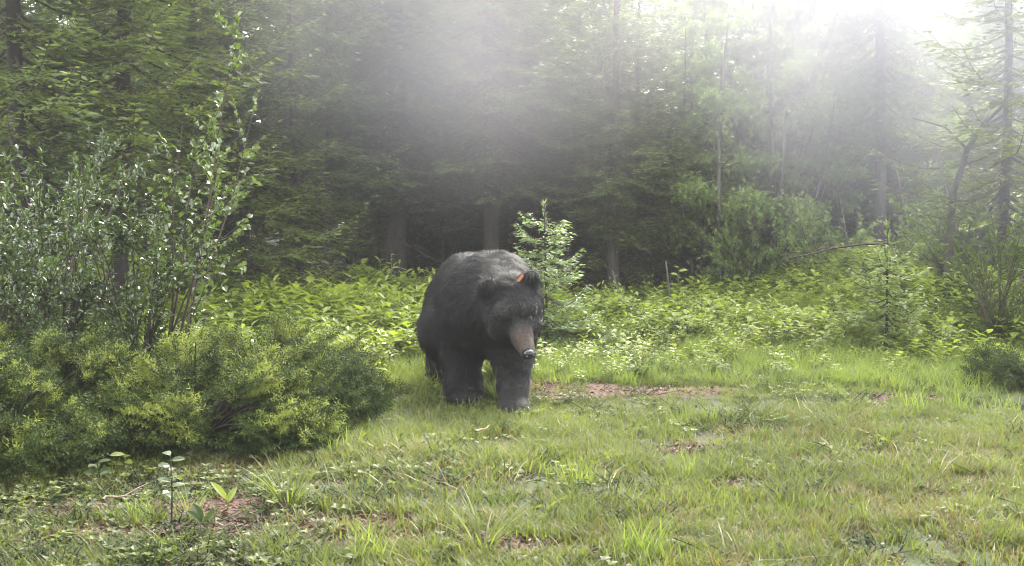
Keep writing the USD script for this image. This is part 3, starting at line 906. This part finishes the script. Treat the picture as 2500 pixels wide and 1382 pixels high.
build_shrub('willow_shrub', 'green shrub on the bank between the thin sapling and the right edge', 'shrub', put(2330, 11.2), 'aspen', 0, seed=60, h=0.95, spread=0.7, stems=12, leaf=0.055, n_leaf=1500, aspect=0.6)


# ------------------------------------------------------------------ point instancers
def instancer(path, protos, P, which, yaw, scale, tilt=None, kind='stuff', label=None, cat=None):
    """protos: list of (mesh, material)"""
    pi = UsdGeom.PointInstancer.Define(stage, path)
    rel = pi.CreatePrototypesRel()
    for i, (m, mat) in enumerate(protos):
        nm = f'{path}/kinds/kind_{i:03d}'
        usdkit.mesh(stage, nm, m, mat)
        rel.AddTarget(nm)
    n = len(P)
    if np.ndim(yaw) == 1:
        q = np.zeros((n, 4))
        q[:, 0], q[:, 3] = np.cos(yaw / 2), np.sin(yaw / 2)
        if tilt is not None:
            ax_, am = tilt
            q2 = np.zeros((n, 4))
            q2[:, 0] = np.cos(am / 2)
            q2[:, 1], q2[:, 2] = np.cos(ax_) * np.sin(am / 2), np.sin(ax_) * np.sin(am / 2)
            w1, x1, y1, z1 = q2.T
            w2, x2, y2, z2 = q.T
            q = np.stack([w1 * w2 - x1 * x2 - y1 * y2 - z1 * z2, w1 * x2 + x1 * w2 + y1 * z2 - z1 * y2,
                          w1 * y2 - x1 * z2 + y1 * w2 + z1 * x2, w1 * z2 + x1 * y2 - y1 * x2 + z1 * w2], 1)
    else:
        q = yaw
    pi.CreateProtoIndicesAttr(Vt.IntArray.FromNumpy(np.asarray(which, np.int32)))
    pi.CreatePositionsAttr(Vt.Vec3fArray.FromNumpy(np.asarray(P, np.float32)))
    qi = np.concatenate([q[:, 1:], q[:, :1]], 1)
    pi.CreateOrientationsAttr(Vt.QuathArray([Gf.Quath(float(a[3]), float(a[0]), float(a[1]), float(a[2])) for a in qi]))
    s = np.asarray(scale, float)
    if s.ndim == 1:
        s = np.repeat(s[:, None], 3, 1)
    pi.CreateScalesAttr(Vt.Vec3fArray.FromNumpy(s.astype(np.float32)))
    return setdata(pi.GetPrim(), label, cat, kind=kind)


def quat_from_axes(X, Y, Z):
    """rotation taking x,y,z to X,Y,Z, as w,x,y,z"""
    from scipy.spatial.transform import Rotation
    q = Rotation.from_matrix(np.stack([X, Y, Z], -1)).as_quat()
    return q[:, [3, 0, 1, 2]]


# juniper sprigs: lie along +x, upper side +z
def sprig(seed, ln=0.10, needle=0.017, tips=False):
    r = np.random.default_rng(seed)
    P, D, N = [], [], []
    axes = [(np.zeros(3), np.array([1.0, 0, 0.1]), ln)]
    for k in range(5):
        t = 0.2 + 0.15 * k
        s = 1 if k % 2 else -1
        axes.append((np.array([t * ln, 0, 0.1 * t * ln]), unit(np.array([1.0, s * r.uniform(0.6, 1.1), r.uniform(-0.1, 0.45)])), ln * r.uniform(0.35, 0.6)))
    for p0, d, l in axes:
        m = int(l / 0.0052)
        t = np.linspace(0.05, 1, m)
        ph = np.arange(m) * 2.4
        a = unit(np.cross(d, [0.1, 0.3, 1.0]))
        b = np.cross(d, a)
        out = a * np.cos(ph)[:, None] + b * np.sin(ph)[:, None]
        P.append(p0 + d * l * t[:, None])
        D.append(unit(out + d * 0.75))
        N.append(unit(d + r.normal(0, 0.2, (m, 3))))
    P, D, N = np.vstack(P), np.vstack(D), np.vstack(N)
    return diamonds(P, D, N, needle * r.uniform(0.7, 1.2, len(P)), 0.0055, at=0.4)


SPR = [sprig(70), sprig(71), sprig(72), sprig(73, 0.065), sprig(74, 0.065)]


def juniper(label, loc, rx, ry, h, n_bough, seed, tip_share=0.5, rot=0.0):
    r = np.random.default_rng(seed)
    t = thing('juniper_bush', label, 'juniper', loc, rot)
    P, X, U, tip, stems = [], [], [], [], []
    for i in range(n_bough):
        a = r.uniform(0, 2 * np.pi)
        if r.random() < 0.36:
            reach, zt = r.uniform(0.75, 1.06), r.uniform(0.05, 0.16) + 0.04
        else:
            reach = math.sqrt(r.uniform(0.02, 1.0))
            zt = h * (1 - 0.66 * reach ** 2) * r.choice([0.60, 0.82, 1.02]) * r.uniform(0.9, 1.1) + 0.05
        end = np.array([math.cos(a) * rx * reach, math.sin(a) * ry * reach, zt])
        st = np.array([end[0] * 0.12, end[1] * 0.12, 0.03])
        tt = np.linspace(0, 1, 7)[:, None]
        ctrl = st * 0.45 + end * 0.55 + UP * (h * 0.28 * reach + 0.03)
        path = st * (1 - tt) ** 2 + 2 * ctrl * tt * (1 - tt) + end * tt ** 2
        stems.append(tube(path, np.linspace(0.010, 0.003, 7), 4, cap=False))
        out = unit(path[-1] - path[-3])
        side = unit(np.cross(out, UP))
        m = r.integers(28, 40)
        bs = r.uniform(0.10, 0.17)
        tq = 1 - r.uniform(0, 1, m) ** 1.6 * 0.36
        base = np.stack([np.interp(tq, tt[:, 0], path[:, k]) for k in range(3)], 1)
        sp = r.uniform(-1, 1, m)
        pos = base + side * (sp * bs * (0.4 + 1.2 * (1 - tq)))[:, None] + UP * (r.normal(0, 0.018, m) - 0.075 * sp ** 2)[:, None]
        d = unit(out * 0.9 + side * (sp * 0.9)[:, None] + r.normal(0, 0.22, (m, 3)) + UP * r.uniform(-0.15, 0.35, (m, 1)))
        P.append(pos)
        X.append(d)
        U.append(unit(UP + r.normal(0, 0.35, (m, 3))))
        tip.append((tq > 0.76) & (r.random(m) < tip_share) & (pos[:, 2] > zt * 0.75))
    # inner mass
    P, X, U, tip = np.vstack(P), np.vstack(X), np.vstack(U), np.concatenate(tip)
    Y = unit(np.cross(U, X))
    Z = np.cross(X, Y)
    k = np.where(tip, 3 + r.integers(0, 2, len(P)), r.integers(0, 3, len(P)))
    part('stems', join(stems), M['twig'], t, kind='stuff')
    instancer(f'{t.GetPath()}/foliage', [(SPR[i], M['juniper_tip'] if i >= 3 else M['juniper']) for i in range(5)], P, k, quat_from_axes(X, Y, Z), r.uniform(0.8, 1.35, len(P)))
    return t


def gp(x, y):
    return (x, y, float(gz(x, y)) - 0.01)


juniper('sprawling juniper bush filling the lower left below the willow shrubs', gp(-2.45, 5.85), 0.85, 0.60, 0.54, 92, 81, 0.5)
juniper('juniper bush with bright yellow-green tips overhanging the bare soil', gp(-1.55, 5.95), 0.72, 0.52, 0.46, 76, 82, 0.75)
juniper('low dark juniper at the right end of the junipers, nearest the bear', gp(-1.08, 6.5), 0.34, 0.32, 0.30, 40, 83, 0.3)
juniper('yellowish juniper behind the front junipers, below the herbs', gp(-1.45, 7.15), 0.70, 0.45, 0.40, 75, 84, 0.7)
juniper('juniper spray in the darkness at the left edge in front of the sprawling juniper', gp(-2.15, 5.25), 0.40, 0.28, 0.26, 28, 85, 0.4)
juniper('small dark juniper tuft in the grass at the right edge', gp(3.18, 7.9), 0.17, 0.15, 0.13, 12, 86, 0.2)


# grass tufts
def tuft(seed, n, h, w, spread, bend):
    r = np.random.default_rng(seed)
    a = r.uniform(0, 2 * np.pi, n)
    rad = spread * np.sqrt(r.random(n))
    P = np.stack([np.cos(a) * rad, np.sin(a) * rad, np.full(n, -0.01)], 1)
    b = r.uniform(0, 2 * np.pi, n)
    D = np.stack([np.cos(b) * 0.25, np.sin(b) * 0.25, np.ones(n)], 1)
    B = np.stack([np.cos(b), np.sin(b), -0.35 * np.ones(n)], 1) * (bend * r.uniform(0.2, 1.2, n))[:, None]
    return blades(P, D, B, h * r.uniform(0.45, 1.1, n), w * r.uniform(0.7, 1.2, n))


def herb(seed, n, h, leaf, aspect, spread, stemmed=True):
    r = np.random.default_rng(seed)
    ps, pl, dl, nl, ll = [], [], [], [], []
    for i in range(n):
        a = r.uniform(0, 2 * np.pi)
        rad = spread * math.sqrt(r.random())
        p = np.array([math.cos(a) * rad, math.sin(a) * rad, 0])
        top = p + np.array([r.normal(0, 0.05), r.normal(0, 0.05), h * r.uniform(0.5, 1.05)])
        ps.append(tube([p, (p + top) / 2 + r.normal(0, 0.008, 3), top], [0.0028, 0.0022, 0.0012], 3, cap=False))
        m = r.integers(5, 9) if stemmed else 3
        for k in range(m):
            q = (0.35 + 0.65 * (k + 1) / m) if stemmed else 1.0
            b = k * 2.4 + r.normal(0, 0.3)
            pl.append(p * (1 - q) + top * q)
            dl.append([math.cos(b), math.sin(b), r.uniform(-0.15, 0.5) + (0.5 if q > 0.95 else 0)])
            nl.append([-0.4 * math.cos(b), -0.4 * math.sin(b), 1])
            ll.append(leaf * r.uniform(0.7, 1.2) * (1 - 0.35 * abs(q - 0.7)))
    ll = np.array(ll)
    lv = leaves(np.array(pl), np.array(dl), unit(np.array(nl)), ll, ll * aspect, ((0.28, 0.8), (0.62, 0.95)), 0.15, 0.22)
    return join(ps + [lv])


rg = np.random.default_rng(99)
BUSH = [(-2.45, 5.85, 0.75, 0.5), (-1.55, 5.95, 0.6, 0.42), (-1.08, 6.5, 0.25, 0.22), (-1.45, 7.15, 0.55, 0.35)]


def scatter(n, y0, y1, dens):
    y = np.sqrt(rg.uniform(y0 ** 2, y1 ** 2, n))
    x = rg.uniform(-0.50, 0.52, n) * y + rg.uniform(-0.5, 0.5, n)
    keep = rg.random(n) < dens(x, y)
    return x[keep], y[keep]


def bushfree(x, y):
    k = np.ones(np.shape(x))
    for bx_, by_, brx, bry in BUSH:
        k = k * np.where(np.hypot((x - bx_) / brx, (y - by_) / bry) < 1, 0.06, 1)
    return k


def shady_left(x, y):
    return smoothstep(-0.35, -0.95, x) * smoothstep(5.4, 4.9, y)


dry = tuft(111, 14, 0.16, 0.0042, 0.10, 1.3)
short = [(tuft(100 + i, 34, 0.055 + 0.010 * i, 0.0042, 0.06, 0.6), M['grass']) for i in range(5)] + [(tuft(110, 22, 0.07, 0.0035, 0.06, 0.9), M['straw']), (dry, M['straw'])]
dens_s = lambda x, y: (1 - 0.93 * soil(x, y)) * bushfree(x, y) * (0.16 + 0.8 * smoothstep(0.32, 0.62, fbm2(x, y, 2.2, 41))) * (1 - 0.55 * shady_left(x, y))
x, y = scatter(34000, 3.3, 10.5, dens_s)
fb = fbm2(x, y, 1.3, 45)
w = np.where(rg.random(len(x)) < 0.012 * smoothstep(8, 6, y), 6, rg.integers(0, 5, len(x)))
w = np.where(rg.random(len(x)) < 0.18 + 0.40 * smoothstep(0.45, 0.65, fbm2(x, y, 1.1, 77)) * smoothstep(7.5, 5.5, y) + 0.12 * smoothstep(6, 4, y), 5, w)
instancer('/World/grass', short, np.stack([x, y, gz(x, y)], 1), w, rg.uniform(0, 6.28, len(x)), (0.55 + 0.9 * fb) * rg.uniform(0.8, 1.25, len(x)) * (1 - 0.4 * smoothstep(0.0, 0.3, x) * smoothstep(6.5, 6.9, y) * smoothstep(7.9, 7.5, y)),
          tilt=(rg.uniform(0, 6.28, len(x)), np.abs(rg.normal(0, 0.15, len(x)))), label='short trampled grass with dry blades over the clearing', cat='grass')
tallg = [(tuft(120 + i, 30, 0.13 + 0.025 * i, 0.0048, 0.07, 0.5), M['fresh']) for i in range(4)]
dens_t = lambda x, y: (1 - soil(x, y)) * bushfree(x, y) * np.clip(smoothstep(7.5, 8.0, y) * 0.85 + 0.2 * smoothstep(1.4, 2.6, x) * smoothstep(6, 7.5, y) + 0.30 * smoothstep(0.60, 0.72, fbm2(x, y, 1.7, 51)), 0, 1)
x, y = scatter(14000, 3.6, 14.2, dens_t)
instancer('/World/tall_grass', tallg, np.stack([x, y, gz(x, y)], 1), rg.integers(0, 4, len(x)), rg.uniform(0, 6.28, len(x)), rg.uniform(0.55, 1.05, len(x)),
          tilt=(rg.uniform(0, 6.28, len(x)), np.abs(rg.normal(0, 0.12, len(x)))), label='longer fresh grass in the bright far half of the clearing', cat='grass')
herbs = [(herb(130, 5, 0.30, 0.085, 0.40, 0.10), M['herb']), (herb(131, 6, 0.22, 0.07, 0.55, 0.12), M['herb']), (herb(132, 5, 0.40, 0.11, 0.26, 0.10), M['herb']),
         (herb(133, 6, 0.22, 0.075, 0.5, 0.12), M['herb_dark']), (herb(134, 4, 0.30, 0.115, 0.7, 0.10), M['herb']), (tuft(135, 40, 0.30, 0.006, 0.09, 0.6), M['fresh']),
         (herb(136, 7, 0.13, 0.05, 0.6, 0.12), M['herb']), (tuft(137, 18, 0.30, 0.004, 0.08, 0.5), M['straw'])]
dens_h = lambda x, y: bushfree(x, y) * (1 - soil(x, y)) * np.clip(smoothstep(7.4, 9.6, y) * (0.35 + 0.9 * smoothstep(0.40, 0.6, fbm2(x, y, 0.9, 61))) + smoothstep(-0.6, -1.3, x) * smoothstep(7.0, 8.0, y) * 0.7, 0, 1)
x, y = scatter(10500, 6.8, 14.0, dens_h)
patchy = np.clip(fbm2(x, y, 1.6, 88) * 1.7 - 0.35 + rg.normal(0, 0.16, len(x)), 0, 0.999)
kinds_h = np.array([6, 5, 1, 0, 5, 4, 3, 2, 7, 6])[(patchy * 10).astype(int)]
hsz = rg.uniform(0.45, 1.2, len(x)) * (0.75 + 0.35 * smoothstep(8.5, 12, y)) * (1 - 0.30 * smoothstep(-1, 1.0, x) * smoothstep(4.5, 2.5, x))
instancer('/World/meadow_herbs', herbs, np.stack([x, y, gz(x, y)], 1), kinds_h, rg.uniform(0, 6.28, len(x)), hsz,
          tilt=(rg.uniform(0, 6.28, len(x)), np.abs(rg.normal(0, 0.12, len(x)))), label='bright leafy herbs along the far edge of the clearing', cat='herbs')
smallh = [(herb(140, 8, 0.05, 0.024, 0.62, 0.07, False), M['herb_dark']), (herb(141, 8, 0.065, 0.024, 0.5, 0.08, True), M['herb_dark']), (herb(142, 7, 0.045, 0.028, 0.7, 0.07, False), M['grass'])]
dens_w = lambda x, y: (1 - 0.96 * soil(x, y)) * bushfree(x, y) * np.clip(0.10 + 0.70 * shady_left(x, y) + 0.3 * smoothstep(0.5, 0.65, fbm2(x, y, 1.5, 71)), 0, 1)
x, y = scatter(7500, 3.4, 9.5, dens_w)
instancer('/World/ground_cover', smallh, np.stack([x, y, gz(x, y)], 1), rg.integers(0, 3, len(x)), rg.uniform(0, 6.28, len(x)), rg.uniform(0.45, 1.1, len(x)),
          tilt=(rg.uniform(0, 6.28, len(x)), np.abs(rg.normal(0, 0.15, len(x)))), label='small broad-leaved weeds between the grass blades', cat='weeds')

# dead leaves and needles on the bare patches
n = 9000
sel = rg.integers(0, len(SOIL), n)
S_ = np.array(SOIL)[sel]
a = rg.uniform(0, 6.28, n)
q = np.sqrt(rg.random(n)) * 1.1
lx, ly = S_[:, 0] + np.cos(a) * q * S_[:, 2], S_[:, 1] + np.sin(a) * q * S_[:, 3]
lx[:5000], ly[:5000] = rg.uniform(-2.3, 2.4, 5000), rg.uniform(3.5, 7.0, 5000)
Lh = rg.uniform(0.012, 0.034, n)
lit = leaves(np.stack([lx, ly, gz(lx, ly) + rg.uniform(0.002, 0.018, n)], 1), np.stack([np.cos(a * 7), np.sin(a * 7), rg.normal(0, 0.25, n)], 1),
             unit(np.stack([rg.normal(0, 0.4, n), rg.normal(0, 0.4, n), np.ones(n)], 1)), Lh, Lh * rg.uniform(0.3, 0.75, n), ((0.3, 0.9), (0.65, 0.9)), 0.25, 0.2)
ll = part('leaf_litter', lit, M['litter'], kind='stuff')
setdata(ll, 'reddish dead leaves and bark bits on the bare soil patches', 'litter')


# ------------------------------------------------------------------ single small things
def stick(label, pxs, d0, d1, r0, seed, side=True, mat='dead', lift=0.012):
    r = np.random.default_rng(seed)
    x0, x1 = px2x(pxs[0], d0), px2x(pxs[1], d1)
    t_ = np.linspace(0, 1, 8)
    X_, Y_ = x0 + (x1 - x0) * t_, d0 + (d1 - d0) * t_
    pt = np.stack([X_, Y_, gz(X_, Y_) + r0 + lift], 1) + r.normal(0, r0 * 0.8, (8, 3))
    o = np.array([x0, d0, float(gz(x0, d0))])
    t = thing('fallen_stick', label, 'stick', o)
    part('stem', tube(pt - o, np.linspace(r0, r0 * 0.5, 8), 6), M[mat], t, smooth=60)
    if side:
        k = pt[4] - o
        part('side_twig', tube([k, k + [0.03, 0.06, 0.015], k + [0.05, 0.13, 0.02]], [r0 * 0.5, r0 * 0.4, r0 * 0.2], 5), M[mat], t, smooth=60)


stick('short pale dry stick lying on the grass in front of the bear', (1160, 1196), 5.75, 5.95, 0.006, 1, False, lift=0.06)
stick('long grey fallen stick across the shaded soil at the bottom left', (240, 335), 4.62, 4.76, 0.006, 2, lift=0.04)
stick('dark wet crooked stick at the bottom left edge of the soil', (380, 460), 4.08, 4.25, 0.008, 3, mat='twig', lift=0.03)
stick('thin pale stick lying level on the dark soil below the red leaves', (520, 600), 4.18, 4.18, 0.005, 4, False, lift=0.04)


def plant(label, cat, name, px, d, meshes):
    x0 = px2x(px, d)
    t = thing(name, label, cat, (x0, d, float(gz(x0, d))))
    for nm, m, mat in meshes:
        part(nm, m, mat, t)
    return t


r = np.random.default_rng(301)
ms = []
for k in range(46):
    b = r.uniform(0, 6.28)
    ms.append(('blade', blades(np.array([[math.cos(b) * 0.03, math.sin(b) * 0.03, -0.01]]), np.array([[math.cos(b) * 0.35, math.sin(b) * 0.35, 1.0]]), np.array([[math.cos(b), math.sin(b), -0.4]]) * r.uniform(0.15, 0.7), r.uniform(0.12, 0.24), 0.0075, 4), M['grass']))
plant('bright tussock of fresh grass beside the shaded soil at the lower left', 'grass tussock', 'grass_tussock', 700, 4.62, ms)
ms = []
for k in range(30):
    b = r.uniform(0, 6.28)
    ms.append(('blade', blades(np.array([[math.cos(b) * 0.03, math.sin(b) * 0.03, -0.01]]), np.array([[math.cos(b) * 0.3, math.sin(b) * 0.3, 1.0]]), np.array([[math.cos(b), math.sin(b), -0.4]]) * r.uniform(0.3, 0.9), r.uniform(0.14, 0.26), 0.007, 4), M['grass']))
plant('arching grass tussock at the bottom of the view below the bear', 'grass tussock', 'grass_tussock', 1180, 4.0, ms)


def seedling(label, px, d, h, nleaf, leaf, aspect, mat, seed, up=0.3):
    r = np.random.default_rng(seed)
    top = np.array([r.normal(0, 0.01), r.normal(0, 0.01), h])
    ms = [('stem', tube([(0, 0, -0.01), top * 0.5 + [0.004, 0, 0], top], [0.004, 0.003, 0.002], 5), M['twig'] if mat == 'birch' else M[mat])]
    for k in range(nleaf):
        q = 0.35 + 0.65 * (k + 1) / nleaf
        b = k * 2.4 + seed
        ms.append(('leaf', leaves(np.array([top * q]), np.array([[math.cos(b), math.sin(b), up]]), np.array([[-0.3 * math.cos(b), -0.5, 0.9]]), leaf * r.uniform(0.8, 1.15), leaf * aspect, ((0.25, 0.75), (0.6, 1.0), (0.85, 0.6)), 0.12, 0.2), M[mat]))
    plant(label, 'seedling', 'seedling', px, d, ms)


seedling('single pale yellow-green upright leaf beside the red dead leaves', 545, 4.60, 0.03, 2, 0.085, 0.38, 'herb', 1, 1.6)
seedling('thin dark-stemmed leafy seedling left of the red dead leaves', 408, 4.30, 0.26, 9, 0.05, 0.6, 'birch', 2)
seedling('small pale-leaved seedling in the dark under the juniper', 290, 5.25, 0.10, 4, 0.07, 0.42, 'herb', 3, 0.2)
seedling('broad upright leaf below the red dead leaves at the lower left', 490, 4.25, 0.04, 3, 0.075, 0.45, 'herb_dark', 4, 1.3)
seedling('leafy herb at the left rim of the shaded soil', 235, 4.95, 0.12, 7, 0.07, 0.4, 'herb_dark', 5)
seedling('pair of yellow-green leaves lying in the grass right of the bear', 1660, 6.25, 0.04, 2, 0.10, 0.3, 'herb', 6, 0.1)
seedling('leafy herb poking above the others against the dark wood left of the bear', 955, 12.6, 0.62, 9, 0.08, 0.5, 'herb', 7)
seedling('tall leafy herb standing above the meadow edge right of the sapling', 1660, 12.4, 0.50, 9, 0.10, 0.5, 'herb', 8)


def stalk(label, px, d, h, lean):
    x0 = px2x(px, d)
    t = thing('dry_stalk', label, 'stalk', (x0, d, float(gz(x0, d))))
    part('stem', tube([(0, 0, 0), (lean * 0.4, 0, h * 0.5), (lean, 0, h)], [0.011, 0.010, 0.008], 6), M['bark_pale'], t, smooth=60)
    part('side_twig', tube([(lean * 0.4, 0, h * 0.5), (lean * 0.4 + 0.03, 0.02, h * 0.62)], [0.004, 0.002], 4), M['bark_pale'], t)


stalk('upright pale dry stalk at the meadow edge right of the sapling', 1640, 12.6, 0.55, -0.06)
stalk('tilted pale dry stalk at the meadow edge nearest the sapling', 1520, 12.4, 0.46, -0.10)

# ------------------------------------------------------------------ the misty air
hz = trimesh.creation.box(bounds=[[-170, -60, -3.0], [170, 220, 22.0]])
M['haze'] = usdkit.material(stage, L + 'haze_look', {
    'v': ('principled_volume', {'color': (0.93, 0.93, 0.95), 'density': 0.0021, 'anisotropy': 0.80}),
}, volume='v.volume')
hzp = part('haze', (np.array(hz.vertices), np.array(hz.faces)), M['haze'], kind='stuff')
setdata(hzp, 'thin bright mist hanging in the air of the clearing and wood', 'haze')


def mist(label, c, rad, density, seed, g):
    """a drifting bank of mist: a closed lumpy hull, thinning out to nothing at its skin"""
    sp = trimesh.creation.icosphere(3, 1.0)
    v = np.array(sp.vertices)
    m = usdkit.material(stage, L + f'mist_look_{seed}', {
        'g': ('geometry', {}),
        'mp': ('mapping', {'mapping_type': 'texture', 'location': c, 'scale': rad}),
        'ln': ('vector_math', {'math_type': 'length'}),
        'fo': ('map_range', {'range_type': 'smoothstep', 'from_min': 0.99, 'from_max': 0.25, 'to_min': 0.0, 'to_max': 1.0}),
        'nz': ('noise_texture', {'scale': 0.55, 'detail': 1.0}),
        'nr': ('map_range', {'range_type': 'smoothstep', 'from_min': 0.30, 'from_max': 0.68, 'to_min': 0.5, 'to_max': 1.0}),
        'mu': ('math', {'math_type': 'multiply'}),
        'md': ('math', {'math_type': 'multiply', 'value2': density}),
        'v': ('principled_volume', {'color': (0.93, 0.91, 0.98), 'anisotropy': g}),
    }, [('g.position', 'mp.vector'), ('mp.vector', 'ln.vector1'), ('ln.value', 'fo.value'), ('g.position', 'nz.vector'), ('nz.fac', 'nr.value'),
        ('fo.result', 'mu.value1'), ('nr.result', 'mu.value2'), ('mu.value', 'md.value1'), ('md.value', 'v.density')], volume='v.volume')
    p = part('mist', (v * np.array(rad) + np.array(c), np.array(sp.faces)), m, kind='stuff')
    setdata(p, label, 'mist')


mist('grey veil of mist drifting before the trunks above the bear', (-0.35, 10.9, 3.2), (3.2, 1.8, 2.5), 0.078, 1, 0.35)
mist('brightest white mist glowing under the hidden sun at the upper right', (3.5, 10.7, 3.4), (2.9, 1.9, 3.3), 0.19, 2, 0.35)
